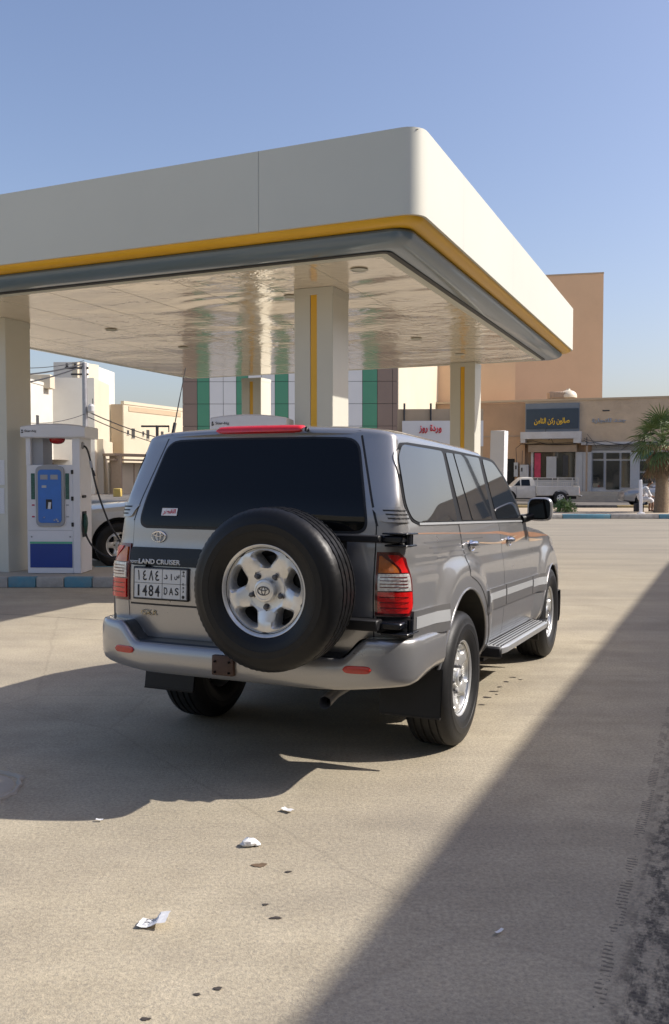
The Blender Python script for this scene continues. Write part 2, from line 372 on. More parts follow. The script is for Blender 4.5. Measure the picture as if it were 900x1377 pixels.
M['frond'] = mat('palm frond', (.10, .15, .04), rough=.55, var=.35, vs=5)
M['deadfrond'] = mat('dead frond', (.24, .165, .095), rough=.9, var=.35, vs=8)
M['leaf'] = mat('bush leaf', (.10, .17, .035), rough=.6, var=.4, vs=7)
M['skin'] = mat('skin', (.20, .11, .07), rough=.6, var=.05, vs=20)
M['thobe'] = mat('white thobe', (.72, .72, .74), rough=.85, var=.05, vs=8)
M['hair'] = mat('black hair', (.01, .009, .008), rough=.6, var=.1)
M['trouser'] = mat('dark cloth', (.02, .02, .024), rough=.85, var=.2)
# car
M['paint'] = m = mat('champagne grey metallic paint', (.29, .28, .27), rough=.34, metal=.62, coat=1.0, var=0)
n = m.node_tree; b = n.nodes['Principled BSDF']
fl = tex(n, 'ShaderNodeTexNoise', 900., 1, .5); du = tex(n, 'ShaderNodeTexNoise', 5., 6, .7)
n.links.new(mixc(n, ramp(n, du.outputs[0], [(.4, (0, 0, 0)), (.8, (.16, .16, .16))]), ramp(n, fl.outputs[0], [(.3, (.305, .302, .302)), (.7, (.385, .382, .380))]), (.38, .355, .32)), b.inputs['Base Color'])
n.links.new(ramp(n, du.outputs[0], [(.3, (.27,)*3), (.8, (.38,)*3)]), b.inputs['Roughness'])
M['glass'] = mat('tinted car glass', (.002, .0025, .003), rough=.015, var=0, coat=0, spec=.32)
M['sideglass'] = mat('side car glass', (.02, .024, .03), rough=.012, var=0, coat=.6, spec=.8, metal=.05)
M['tyre'] = mat('tyre rubber', (.012, .012, .0125), rough=.50, var=.25, vs=20, dirt=.10, dirtc=(.07, .065, .06), spec=.35, bmp=.3, bs=60, bd=.002)
M['cleantyre'] = mat('clean tyre rubber', (.0075, .0075, .008), rough=.42, var=.2, vs=20, spec=.32, bmp=.3, bs=60, bd=.002)
M['rim'] = mat('alloy rim', (.74, .74, .72), rough=.30, metal=.62, var=.06, vs=14, dirt=.35, dirtc=(.30, .27, .23))
M['rimgrey'] = mat('rim recess grey', (.12, .12, .125), rough=.45, metal=.6, var=.1)
M['chrome'] = mat('chrome', (.75, .75, .76), rough=.12, metal=1., var=0)
M['trimgrey'] = mat('grey side moulding', (.20, .195, .19), rough=.3, metal=.5, coat=.4, var=0)
M['trimbright'] = mat('bright moulding insert', (.46, .47, .47), rough=.35, metal=.35, var=0)
M['alu'] = mat('aluminium step', (.60, .61, .60), rough=.32, metal=.7, var=.06, vs=20, dirt=.2)
M['plastic'] = mat('black plastic', (.012, .012, .013), rough=.45, var=.15, vs=12, dirt=0, spec=.3)
M['steppad'] = mat('bumper step pad', (.03, .032, .035), rough=.35, var=.2)
M['lensred'] = mat('red lens', (.68, .008, .008), rough=.12, var=.15, vs=40, coat=1.)
M['lensdark'] = mat('dark red lens', (.12, .003, .004), rough=.1, var=0, coat=1.)
M['lensamber'] = mat('amber lens', (.55, .14, .02), rough=.15, var=.2, vs=40, coat=1.)
M['lensclear'] = mat('clear lens', (.68, .66, .62), rough=.18, var=.45, vs=70, coat=1., metal=.3)
M['reflector'] = mat('red reflector', (.50, .025, .012), rough=.25, var=.15, vs=60, coat=.6)
M['platewhite'] = mat('plate white', (.60, .62, .62), rough=.35, var=.03, dirt=.1)
M['ink'] = mat('ink', (.015, .016, .018), rough=.5, var=0)
M['gold'] = mat('gold badge', (.62, .50, .30), rough=.35, metal=.6, var=0)
M['stripe_o'] = mat('orange decal', (.37, .20, .12), rough=.3, var=.1, vs=3, coat=.6)
M['stripe_b'] = mat('tan decal', (.50, .36, .24), rough=.3, var=.1, vs=3, coat=.6)
M['stripe_g'] = mat('grey decal', (.13, .13, .135), rough=.3, var=0, coat=.6)
M['rust'] = mat('rusty brown cover', (.06, .03, .02), rough=.6, var=.3, vs=20)
M['carwhite'] = mat('white car paint', (.62, .62, .60), rough=.35, var=.03, coat=.7, dirt=.25)
M['pickwhite'] = mat('old white paint', (.52, .50, .45), rough=.5, var=.08, vs=3, dirt=.45, dirtc=(.33, .27, .20))
M['carsilver'] = mat('silver car paint', (.36, .36, .36), rough=.3, metal=.6, var=.03, coat=.7, dirt=.2)
# ================================================================== ground, street and kerbs
MB().add([(-600, -60, 0), (600, -60, 0), (600, 1500, 0), (-600, 1500, 0)], [(0, 1, 2, 3)]).build('ground', M['ground'])['kind'] = 'structure'
def sheet(name, x0, x1, y0, y1, z, m_, kind='structure', rz=0, c=None):
    o = MB().add([(x0, y0, z), (x1, y0, z), (x1, y1, z), (x0, y1, z)], [(0, 1, 2, 3)]).build(name, m_); o['kind'] = kind; return o
sheet('road', 2, 140, 41.6, 56, .004, M['asphalt'])
sheet('side_road', -140, -3.2, 52, 74, .004, M['asphalt'])
GY = 0.415                                                       # canopy heading
GF, GL = Vector((math.sin(.392), math.cos(.392), 0)), Vector((-math.cos(.424), math.sin(.424), 0))
C0 = Vector((.52, 9.70, 0)); SOF, DX, DY = 3.92, 8.3, 9.52           # nearest soffit corner, soffit height, extents
can = empty('station_canopy', 'cream petrol station canopy with yellow and blue-grey trim on square columns', 'canopy', C0, math.pi-GY+0)
# local frame of the canopy: x along GL (to the left), y along -GF ... build with explicit vectors instead
def W(a, b_, z): return C0+GL*a+GF*b_+Vector((0, 0, z))            # a metres left, b_ metres away
MI = Matrix.Translation(C0) @ Matrix.Rotation(math.pi-GY, 4, 'Z'); MII = MI.inverted()
def loc(p): return MII @ Vector(p)
def band(o_r):                                                  # rounded rectangle loop at outset o, radius
    o_, r_ = o_r; pts = []
    for (ca, cb, a0) in ((-o_+r_, -o_+r_, 180), (DX+o_-r_, -o_+r_, 270), (DX+o_-r_, DY+o_-r_, 0), (-o_+r_, DY+o_-r_, 90)):
        for k in range(9):
            a = R(a0+90*k/8)
            pts.append((ca+r_*math.cos(a), cb+r_*math.sin(a)))
    return pts
def bandmesh(name, levels, m_, par=None, smooth=True):
    rows = []
    for o_, r_, z in levels: rows.append([tuple(loc(W(a, b_, z))) for a, b_ in band((o_, r_))])
    return MB().grid(np.array(rows), closed_v=True).build(name, m_, par or can, smooth=smooth, auto=R(35))
OUT = .60; ZB, ZT = 4.14, 4.98
# cream fascia as separate sheets with fine joints
loop = band((OUT, .20)); n_ = len(loop)
dens = []
for i in range(n_):
    p, q = Vector(loop[i]), Vector(loop[(i+1) % n_]); L = (q-p).length; k = max(1, int(L/.35))
    for j in range(k): dens.append(p.lerp(q, j/k))
dens.append(dens[0]); cum = [0]
for i in range(1, len(dens)): cum.append(cum[-1]+(dens[i]-dens[i-1]).length)
def atlen(s_):
    s_ = s_ % cum[-1]; k = int(np.searchsorted(cum, s_, side='right'))-1; k = min(k, len(dens)-2); t = (s_-cum[k])/max(1e-9, cum[k+1]-cum[k]); return dens[k].lerp(dens[k+1], t)
# joints measured from the near rounded corner (index start is on the -a side)
cuts = [.236+1.85+3.1*k for k in range(3)]
def lenof(a, b_): return min(range(len(dens)), key=lambda i: (dens[i]-Vector((a, b_))).length)
near_i = cum[lenof(-OUT+.06, -OUT+.06)]
js = sorted([(near_i+x) % cum[-1] for x in (1.75, 6.6, 8.2, -1.6, -4.4, -7.2, -10.2, 10.9, 14.0, 17.2, 20.1)])
for i, j0 in enumerate(js):
    j1 = js[(i+1) % len(js)]; j1 = j1 if j1 > j0 else j1+cum[-1]; N = max(2, int((j1-j0)/.06)); rows = []
    for z, ins in ((ZB-.0, .05), (ZB, .0), (ZT, .0), (ZT+.0, .10)):
        row = []
        for k in range(N+1):
            s_ = j0+.002+(j1-j0-.004)*k/N; p = atlen(s_); c = Vector((DX/2, DY/2)); d = atlen(s_+.01)-atlen(s_-.01); nn = Vector((d.y, -d.x)).normalized()
            if nn.dot(p-c) < 0: nn = -nn
            q = p-nn*ins; row.append(tuple(loc(W(q.x, q.y, z))))
        rows.append(row)
    MB().grid(np.array(rows)).build('fascia_panel', M['cream'], can, smooth=True, auto=R(30))
bandmesh('fascia_backing', [(OUT-.012, .19, ZB+.01), (OUT-.012, .19, ZT-.01)], M['grey'])
# yellow ledge, blue-grey cove, dark shadow gap, cream edging
bandmesh('yellow_trim', [(OUT-.03, .19, ZB+.005), (OUT-.045, .19, ZB-.03), (OUT-.085, .18, ZB-.055), (OUT-.16, .22, ZB-.062), (OUT-.22, .20, ZB-.062)], M['yellow'])
bandmesh('blue_trim', [(OUT-.215, .19, ZB-.058), (OUT-.195, .19, ZB-.072), (OUT-.188, .19, ZB-.095), (OUT-.20, .19, ZB-.125), (OUT-.235, .18, ZB-.158), (OUT-.29, .16, ZB-.184), (OUT-.36, .14, ZB-.200), (OUT-.44, .12, ZB-.204), (OUT-.50, .10, ZB-.200)], M['bluegrey'])
bandmesh('dark_joint', [(OUT-.49, .11, ZB-.195), (OUT-.50, .10, ZB-.212), (OUT-.56, .06, ZB-.216)], M['black'])
bandmesh('soffit_edge', [(OUT-.55, .06, ZB-.213), (.02, .03, SOF-.004), (-.05, .02, SOF-.004), (-.05, .02, SOF+.02)], M['cream'])
mb = MB(); nx_, ny_ = 40, 50
mb.add([tuple(loc(W(a, b_, SOF))) for a, b_ in ((0, 0), (DX, 0), (DX, DY), (0, DY))], [(0, 1, 2, 3)])
so = mb.build('soffit', M['soffit'], can)
mb = MB()
mb.add([tuple(loc(W(a, b_, ZT-.02))) for a, b_ in ((-OUT+.05, -OUT+.05), (DX+OUT-.05, -OUT+.05), (DX+OUT-.05, DY+OUT-.05), (-OUT+.05, DY+OUT-.05))], [(0, 1, 2, 3)]); mb.build('roof', M['concrete'], can)
sj = MB()
for k in range(1, 9): sj.obox(loc(W(DX*k/9, DY/2, SOF-.0015)), loc(W(DX*k/9, DY/2, SOF-.0015))-loc(W(DX*k/9, 0, SOF-.0015)), tuple((loc(W(.002, 0, 0))-loc(W(0, 0, 0)))), (0, 0, .0008))
sj.build('soffit_joint', M['column'], can)
for px_, py_ in ((150, 443), (247, 467), (483, 362), (560, 455), (392, 398), (618, 476)):
    d = gnd(px_, py_, SOF); q = loc(d)
    MB().lathe([(.105, -.012), (.10, -.016), (.085, -.014), (.08, -.004), (0, -.003)], 24, 'z', c=tuple(q)).build('downlight', M['column'], can, smooth=True)
# columns
COLS = [(Vector((-.37, 11.33, 0)), .52), (Vector((-5.36, 13.42, 0)), .52)]
COLS = [(at(447.7, 387, 11.26), 1), (at(7, 430, 13.5), 1), (at(655-16, 487, 18.75), 1), (at(351, 507, 21.7), 1)]
for c_, _ in COLS:
    cw = .53; cc = Vector((c_.x, c_.y, 0)) + GL*cw/2 + GF*cw/2
    def box_l(mb, a0, a1, b0, b1, z0, z1):
        vs = [tuple(loc(cc+GL*a+GF*b_+Vector((0, 0, z)))) for z in (z0, z1) for b_ in (b0, b1) for a in (a0, a1)]
        mb.add(vs, [(0, 2, 3, 1), (4, 5, 7, 6), (0, 1, 5, 4), (2, 6, 7, 3), (0, 4, 6, 2), (1, 3, 7, 5)])
    mb = MB(); hw = cw/2; g_ = .045
    zt = SOF-.002
    # two cladding halves with the yellow strip recessed between them, on both lane faces
    box_l(mb, -hw, -g_, -hw, hw, .0, zt); box_l(mb, g_, hw, -hw, hw, .0, zt); box_l(mb, -g_, g_, -hw+.02, hw-.02, .0, zt)
    co = mb.build('column', M['column'], can, bevel=.006, seg=1)
    mb = MB(); box_l(mb, -g_+.003, g_-.003, -hw+.012, hw-.012, .0, zt-.003); mb.build('yellow_strip', M['yellow'], co)
    mb = MB(); box_l(mb, -hw-.004, hw+.004, -hw-.004, hw+.004, zt-.085, zt-.001); mb.build('column_collar', M['column'], co)
# papers stuck on the left column
pb = empty('paper_notice', 'white paper notices taped to the column beside the left fuel pump', 'notice', (at(2, 640, 13.40).x, 13.40, 0), 0)
cF = Vector((COLS[1][0].x, COLS[1][0].y, 0))
mb = MB()
for (a, z0, z1) in ((.04, 1.45, 1.82), (.05, 1.02, 1.40)):
    for k in (0,):
        p = cF+GL*(a+.12)-GF*.004
        mb.obox(tuple(p-Vector((pb.location.x, pb.location.y, 0))+Vector((0, 0, (z0+z1)/2))), tuple(GL*.11), (0, 0, (z1-z0)/2), tuple(GF*.0015))
mb.build('paper_sheet', M['paper'], pb)

# ---------------- pump islands with painted kerb stones
def island(name, c, yaw, L, Wd, label, first=0, z=.15, sl=.40):
    root = empty(name, label, 'kerb', (c[0], c[1], 0), yaw)
    MB().box(-L/2+.12, L/2-.12, -Wd/2+.12, Wd/2-.12, .0, z-.004).build('slab', M['concrete'], root)
    n_ = round(L/sl)
    for side in (-1, 1):
        for k in range(n_):
            x0 = -L/2+L*k/n_; col_ = M['kerbblue'] if (k+first) % 2 else M['kerbwhite']
            y0, y1 = (-Wd/2, -Wd/2+.13) if side < 0 else (Wd/2-.13, Wd/2)
            MB().box(x0+.004, x0+L/n_-.004, y0, y1, 0, z, bev=.018, seg=2).build('kerb_stone', col_, root, smooth=True)
    for side in (-1, 1):
        for k in range(int(Wd/.6)):
            y0 = -Wd/2+.14+(Wd-.28)*k/int(Wd/.6); x0, x1 = (-L/2, -L/2+.13) if side < 0 else (L/2-.13, L/2)
            MB().box(x0+.004, x1-.004, y0+.003, y0+(Wd-.28)/int(Wd/.6)-.003, 0, z-.002, bev=.018, seg=2).build('kerb_stone', M['kerbblue'] if k % 2 else M['kerbwhite'], root, smooth=True)
    return root
p_l = gnd(-30, 789, 0)
island('pump_island', (-4.42, 13.60), R(-1.0), 4.40, 1.58, 'pump island with blue and white kerb stones under the left pump and column', first=0)
island('pump_island', (-.55, 12.30), -GY, 3.0, 1.25, 'pump island with painted kerb behind the parked off-road car, under the near column', first=1)
island('pump_island', (.75, 20.2), -GY, 6.6, 1.25, 'far pump island with painted kerb under the two rear columns', first=1)

# ---------------- fuel pump
def make_pump(label):
    r = empty('fuel_pump', label, 'fuel pump', (0, 0, 0), 0, 'fuel pumps under the canopy')
    Z0 = .15
    mb = MB()
    mb.box(-.40, .285, 0, .50, Z0, 1.745, bev=.006)
    mb.box(.285, .400, -.012, .512, Z0, 2.16, bev=.008)
    mb.box(-.405, -.335, -.005, .505, 1.74, 2.16, bev=.006)
    body_ = mb.build('cabinet', M['white'], r, smooth=True)
    MB().box(-.338, -.17, .06, .44, 1.742, 2.15, bev=.004).build('inner_post', M['grey'], r, smooth=True)
    # curved head
    rows = []
    for x in np.linspace(-.455, .495, 25):
        u = (x-.015)/.515; zt = 2.345-.045*u*u; yf = -.07-.03*(1-u*u)
        rows.append([(x, yf+.02, 2.135+.01*u*u), (x, yf, 2.15+.01*u*u), (x, yf, zt-.02), (x, yf+.03, zt), (x, .54, zt), (x, .57, zt-.02), (x, .57, 2.15), (x, .55, 2.135)])
    mb = MB().grid(np.array(rows), closed_v=True); k0 = len(mb.v)
    mb.f += [tuple(range(7, -1, -1)), tuple(24*8+j for j in range(8))]; mb.mi += [0, 0]
    hd = mb.build('head', M['white'], r, smooth=True, auto=R(35))
    text('lettering', 'Star-high', .20, .042, M['ink'], hd, (-.285, -.094, 2.232), (1, .025, 0), (0, 0, 1), .002, .012)
    mb = MB()
    mb.prism([(-.425+.018*math.cos(R(a)), 2.226+.020*math.sin(R(a))) for a in range(200, 380, 20)], -.088, -.078, 'y')
    mb.prism([(-.438, 2.234), (-.425, 2.262), (-.414, 2.232)], -.0885, -.079, 'y'); mb.build('logo', M['ink'], hd)
    lm = MB().lathe([(.0, -.085), (.06, -.08), (.10, -.055), (.115, -.02), (.112, .0), (0, .0)], 28, 'z', c=(.0, .18, 2.138)).build('red_lamp', M['redlamp'], r, smooth=True)
    # face plate with display
    def plate_(w_, h_, cx_, cz_, y0, y1, m_, nm, par, rad=.03, bul=0.):
        pts = rrect(w_, h_, rad, 5); N = len(pts)
        if bul: pts = [(x, z+bul*(1-(x/(w_/2))**2)*(1 if z > 0 else -1)) for x, z in pts for _ in (0,)]
        return MB().prism([(x+cx_, z+cz_) for x, z in pts], y0, y1, 'y').build(nm, m_, par, bevel=.004, seg=1)
    rows = []
    fp = plate_(.42, .88, -.045, 1.285, -.035, .01, M['grey'], 'console', r, .07)
    MB().prism([(x-.045, z) for x, z in ((-.17, 1.71), (-.10, 1.742), (0, 1.752), (.10, 1.742), (.17, 1.71))], -.034, .30, 'y').build('console_top', M['grey'], r, bevel=.004, seg=1)
    bl = plate_(.345, .78, -.045, 1.285, -.044, -.03, M['pumpblue'], 'blue_panel', fp, .05)
    for x in (-.125, .025): MB().box(x-.055, x+.055, -.048, -.04, 1.53, 1.60, bev=.002).build('price_display', M['grey'], bl)
    MB().box(-.16, -.09, -.0475, -.04, 1.41, 1.445, bev=.002).build('indicator', M['shopwhite'], bl)
    MB().box(-.10, -.01, -.047, -.04, 1.10, 1.24, bev=.002).build('card_slot', M['black'], bl)
    MB().prism([(-.072, 1.10), (-.03, 1.10), (-.02, 1.20), (-.06, 1.20)], -.052, -.047, 'y').build('receipt', M['paper'], bl)
    for x, z, rr_ in ((-.13, .975, .02), (.055, .945, .030), (.075, .92, .028), (.02, .935, .022)):
        MB().lathe([(rr_, -.0475), (rr_, -.04), (0, -.0478)][::-1], 16, 'y', c=(x, 0, z)).build('round_mark', M['shopgrey'], bl)
    for x, m_ in ((-.305, M['ledgreen']), (.205, M['ledgreen'])): MB().box(x-.028, x+.028, -.008, .0, 1.24, 1.62, bev=.002).build('side_display', m_, r)
    for x in (-.305, .205):
        for z in (1.155, .985): MB().box(x-.02, x+.02, -.006, .0, z-.010, z+.010).build('small_label', M['shopgrey'] if x > 0 else M['pink'], r)
    MB().box(-.385, .275, -.004, 0, .782, .786).build('panel_joint', M['grey'], r)
    MB().box(-.36, .27, -.007, .0, .235, .585, bev=.003).build('lower_panel', M['deepblue'], r)
    MB().box(-.36, .27, -.0075, -.001, .588, .618).build('green_line', M['green'], r)
    for x in (-.335, .24): MB().lathe([(.012, -.006), (.012, 0), (0, -.007)][::-1], 10, 'y', c=(x, 0, .69)).build('lock', M['steel'], r)
    for z in (1.64, 1.25, .87): MB().box(.265, .30, -.022, -.006, z-.03, z+.03, bev=.003).build('hinge', M['black'], r)
    # right side: holster, nozzle, hose
    mb = MB().box(.402, .412, .06, .24, .68, 1.06, bev=.004).build('holster', M['plastic'], r)
    nz = MB(); nz.tube([(.43, .10, 1.02), (.445, .08, .96), (.455, .05, .88), (.455, .055, .80), (.45, .06, .74)], [.022, .032, .036, .026, .018], 10)
    nz.tube([(.455, .03, .93), (.485, -.02, .90), (.49, -.02, .83), (.465, .03, .79)], .010, 8); nz.build('nozzle', mat('nozzle green', (.01, .06, .04), rough=.4), r, smooth=True)
    MB().box(.40, .425, .06, .20, 1.26, 1.30, bev=.008).build('latch', M['black'], r)
    MB().lathe([(.05, -.02), (.055, 0), (.04, .02), (.0, .025)], 18, 'x', c=(.405, .10, 2.03)).build('hose_socket', M['steel'], r, smooth=True)
    def hose(pts, rr_=.014, nm='hose'):
        c = [Vector(p) for p in pts]; out = []
        for i in range(len(c)-1):
            p0, p1, p2, p3 = c[max(i-1, 0)], c[i], c[i+1], c[min(i+2, len(c)-1)]
            for k in range(8):
                t = k/8; out.append(.5*((2*p1)+(p2-p0)*t+(2*p0-5*p1+4*p2-p3)*t*t+(3*p1-p0-3*p2+p3)*t**3))
        out.append(c[-1]); return MB().tube(out, rr_, 8).build(nm, M['black'], r, smooth=True)
    hose([(.41, .10, 2.03), (.47, .08, 1.99), (.52, .06, 1.86), (.56, .04, 1.70), (.62, .02, 1.45), (.72, 0, 1.15), (.84, 0, .85), (.98, 0, .62), (.96, .02, .42), (.78, .04, .40), (.58, .05, .52), (.48, .06, .66), (.45, .06, .76)])
    MB().tube([(.535, .05, 1.80), (.56, .04, 1.70)], .022, 10).build('breakaway_coupling', M['steel'], r, smooth=True)
    MB().tube([(.575, .035, 1.66), (.60, .03, 1.58)], .020, 10).build('hose_sleeve', M['black'], r, smooth=True)
    hose([(-.40, .3, 2.02), (-.455, .3, 1.9), (-.475, .3, 1.6), (-.48, .3, 1.2), (-.46, .3, .90), (-.42, .3, .78)])
    MB().box(-.412, -.402, .20, .38, .70, 1.05, bev=.004).build('holster', M['plastic'], r)
    return r
pump1 = make_pump('white fuel pump with blue control panel and hanging hose beside the left column')
pump1.location = (at(75, 768, 13.35).x, 13.30, 0); pump1.rotation_euler = (0, 0, R(-2.5))
pump2 = copy_tree(pump1); pump2.location = (at(333, 600, 11.3).x, 11.32, 0); pump2.rotation_euler = (0, 0, R(-6))
pump2['label'] = 'white fuel pump whose head alone shows above the parked off-road car'
# pale boxed post standing by the right rear column
bp = MB(); q0 = at(668, 640, 17.6)
bp.box(-.14, .14, -.14, .14, 0, 2.45, bev=.008); o = bp.build('boxed_post', M['white'], smooth=True); o.location = (q0.x, q0.y, 0); o.rotation_euler = (R(0), R(1.2), -GY)
meta(o, 'plain white square post standing to the right of the rear right canopy column', 'post')

# ---------------- blue and white kerb and planting strip on the far side of the forecourt
def kerbrun(name, p0, p1, wd, z, mats_, L, label, cat='kerb', off=0):
    p0, p1 = Vector((*p0, 0)), Vector((*p1, 0)); d = (p1-p0); n_ = int(d.length/L); yaw = math.atan2(d.y, d.x)
    r = empty(name, label, cat, p0, yaw); pr = {}
    for k in range(n_):
        mi_ = (k+off) % len(mats_)
        if mi_ not in pr:
            o = MB().box(.006, L-.006, 0, wd, 0, z, bev=.03, seg=2).build('kerb_stone', mats_[mi_], r, smooth=True); pr[mi_] = o
        else:
            o = pr[mi_].copy(); link(o); o.parent = r
        o.location = (k*L, 0, random.uniform(-.008, .008))
    return r
def seg_(n0): return n0
kerbrun('roadside_kerb', (6.6, 33.2), (60, 32.0), .32, .17, [M['kerbblue'], M['kerbwhite']], 1.75, 'long blue and white kerb along the far edge of the forecourt', off=1)
o = MB().add([(6.6, 33.5, .14), (60, 32.3, .14), (62, 39.3, .14), (5.0, 40.6, .14)], [(0, 1, 2, 3)]).build('planting_strip', M['sand']); o['kind'] = 'structure'
kerbrun('street_kerb', (4.0, 40.9), (60, 39.6), .25, .25, [M['kerbblack'], M['kerbyellow']], 2.9, 'black and yellow kerb between planting strip and street', off=0)
kerbrun('street_kerb', (-40, 55), (-6.5, 50), .22, .18, [M['kerbwhite'], M['lowtan']], 2.2, 'pale sunlit kerb beyond the pumps on the left')
kerbrun('shop_kerb', (-6, 62.2), (52, 41.2), .3, .2, [M['kerbwhite'], M['concrete']], 2.2, 'pale pavement kerb in front of the shops')
# ================================================================== buildings
def wall_box(name, pl, u0, u1, z0, z1, depth, m_, par=None, label=None, cat=None, front=0.):
    """box whose front face lies in plane pl (offset towards the viewer by front)"""
    mb = MB(); vs = []
    for z in (z0, z1):
        for n__ in (-front, depth):
            for u in (u0, u1): vs.append(tuple(pl.p+pl.u*u+pl.n*n__+Vector((0, 0, z))))
    mb.add(vs, [(0, 2, 3, 1), (4, 5, 7, 6), (0, 1, 5, 4), (2, 6, 7, 3), (0, 4, 6, 2), (1, 3, 7, 5)])
    o = mb.build(name, m_, par); 
    return meta(o, label, cat)
def bld(name, label, pl): 
    r = empty(name, label, 'building', (0, 0, 0)); return r
def pbox(pl, name, x0, y0, x1, y1, depth, m_, par, front=.0, **k):
    """part whose front rectangle spans photo corners (x0,y0)-(x1,y1) on plane pl"""
    u0, z1 = pl.uz(x0, y0); u1, z0 = pl.uz(x1, y1); return wall_box(name, pl, u0, u1, z0, z1, depth, m_, par, front=front, **k)
def rebase(r, p):                                   # put the Empty at the thing's base without moving its parts
    r.location = (p[0], p[1], 0)
    for ch in r.children:
        ch.location = Vector(ch.location)-Vector((p[0], p[1], 0))
# --- row of shops
SP_ = Plane((15.0, 56.2), R(-20)); 
def SU(px, py): return SP_.uz(px, py)
sh = bld('shop_row', 'tan single storey row of shops with signs, shutters and glass doors across the street', SP_)
uL, _ = SU(640, 600); uM, _ = SU(706, 600); uR, _ = SU(900, 600); zt = 6.15
wall_box('wall', SP_, uL-14, uM, 0, zt, 9, M['tandark'], sh, front=.0)
wall_box('wall', SP_, uM, uR+46, 3.55, zt+.05, 9, M['tanrough'], sh, front=.05)
wall_box('lower_wall', SP_, uM, uR+46, 0, 3.55, 9, M['tandark'], sh, front=-.35)
wall_box('parapet_coping', SP_, uL-14, uR+46, zt+.05, zt+.17, .3, M['lowtan'], sh, front=.10)
wall_box('ledge', SP_, SU(782, 600)[0], uR+46, 3.45, 3.62, .7, M['shopwhite'], sh, front=.25)
wall_box('pavement', SP_, uL-14, uR+46, 0, .38, .1, M['concrete'], sh, front=1.6)
wall_box('step', SP_, SU(776, 600)[0], SU(852, 600)[0], .38, .60, .1, M['concrete'], sh, front=1.0)
wall_box('wall_band', SP_, uL-3, uM-.02, 4.02, 4.10, .1, M['shutter'], sh, front=.04)
# first shop
u0, u1 = SU(708, 600)[0], SU(779, 600)[0]
pbox(SP_, 'sign_surround', 707.5, 543.5, 779.5, 580, .1, M['signgrey'], sh, front=.22)
sg_ = pbox(SP_, 'sign_board', 709, 551, 778.5, 576, .05, M['signblue'], sh, front=.30)
ua, za = SU(743, 567); q = SP_.p+SP_.u*ua-SP_.n*.302
text('lettering', '\uFEE6\uFEE3\uFE8E\uFE9C\uFEDF\uFE8D \uFEE6\uFEDB\uFEAD \uFEE5\uFEEE\uFEDF\uFE8E\uFEBB', 2.15, .46, M['signyellow'], sg_, (q.x, q.y, za), SP_.u, (0, 0, 1), .02, .028)
pbox(SP_, 'canopy_slab', 703, 582, 783, 590, .8, M['shopwhite'], sh, front=.95)
pbox(SP_, 'bracket', 703, 590, 709, 596, .8, M['shopwhite'], sh, front=.9); pbox(SP_, 'bracket', 773, 590, 782.5, 596, .8, M['shopwhite'], sh, front=.9)
pbox(SP_, 'shutter_box', 711, 598.5, 776, 607.5, .5, M['shutter'], sh, front=.18)
w1 = pbox(SP_, 'shop_window', 717, 608, 773.5, 645, .1, M['glassdark'], sh, front=-.25)
for x0, x1 in ((714, 717), (773, 775)): pbox(SP_, 'window_frame', x0, 607, x1, 660, .2, M['shopwhite'], w1, front=-.1)
pbox(SP_, 'window_frame', 717, 645, 773, 647, .2, M['shopwhite'], w1, front=-.1)
pbox(SP_, 'poster', 719, 609, 727, 643, .02, M['pink'], w1, front=-.225); pbox(SP_, 'inner_panel', 735, 614, 748, 643, .02, M['shopgrey'], w1, front=-.226)
pbox(SP_, 'inner_panel', 757, 612, 764, 640, .02, M['darksteel'], w1, front=-.226); pbox(SP_, 'stall_riser', 714, 647, 775, 664, .3, M['shopgrey'], sh, front=-.1)
for x0, x1 in ((775, 783.5), (784.5, 795.5)): pbox(SP_, 'folded_shutter', x0, 608, x1, 661, .12, M['shopgrey'], sh, front=.08)
pbox(SP_, 'bracket', 796, 590, 860, 606, .2, M['shopwhite'], sh, front=-.2)
# second shop: three glazed bays under a grille
w2 = pbox(SP_, 'shop_front', 795.5, 606, 848, 661, .1, M['shopwhite'], sh, front=-.15)
for x0, x1, y1 in ((797.5, 811.5, 655), (815.5, 833, 658), (836, 847, 655)):
    pbox(SP_, 'door_pane' if x0 == 815.5 else 'window_pane', x0, 619.5, x1, y1, .02, M['glassdark'], w2, front=-.12)
    pbox(SP_, 'transom_pane', x0, 609, x1, 617, .02, M['glassdark'], w2, front=-.12)
for x in range(821, 838, 3): pbox(SP_, 'grille_bar', x, 594, x+1.0, 605, .03, M['shopgrey'], sh, front=-.1)
for x0, x1 in ((848, 860), ): pbox(SP_, 'folded_shutter', x0, 608, x1, 661, .12, M['shopgrey'], sh, front=.08)
w3 = pbox(SP_, 'shop_front', 860, 606, 900, 661, .1, M['shopwhite'], sh, front=-.15)
for x0, y0, y1 in ((861, 608, 617), (861, 620, 633), (861, 636, 650)): pbox(SP_, 'window_pane', x0, y0, 898, y1, .02, M['glassdark'] if y0 > 610 else M['ledgreen'], w3, front=-.12)
for k in range(5):
    x0 = SU(900, 600)[0]+1.2+k*7.5; wall_box('shop_front', SP_, x0, x0+4.6, .5, 3.1, .1, M['glassdark'], sh, front=-.2); wall_box('folded_shutter', SP_, x0+4.8, x0+5.9, .5, 3.2, .1, M['shopgrey'], sh, front=.0)
    wall_box('sign_board', SP_, x0, x0+5.4, 4.1, 5.3, .1, (M['signgrey'], M['signblue'], M['lowtan'], M['signgrey'], M['signblue'])[k], sh, front=.2)
pbox(SP_, 'doorway', 676, 617, 692, 656, .1, M['doorblack'], sh, front=.02)
ub, zb_ = SU(819, 566); q = SP_.p+SP_.u*ub-SP_.n*.06
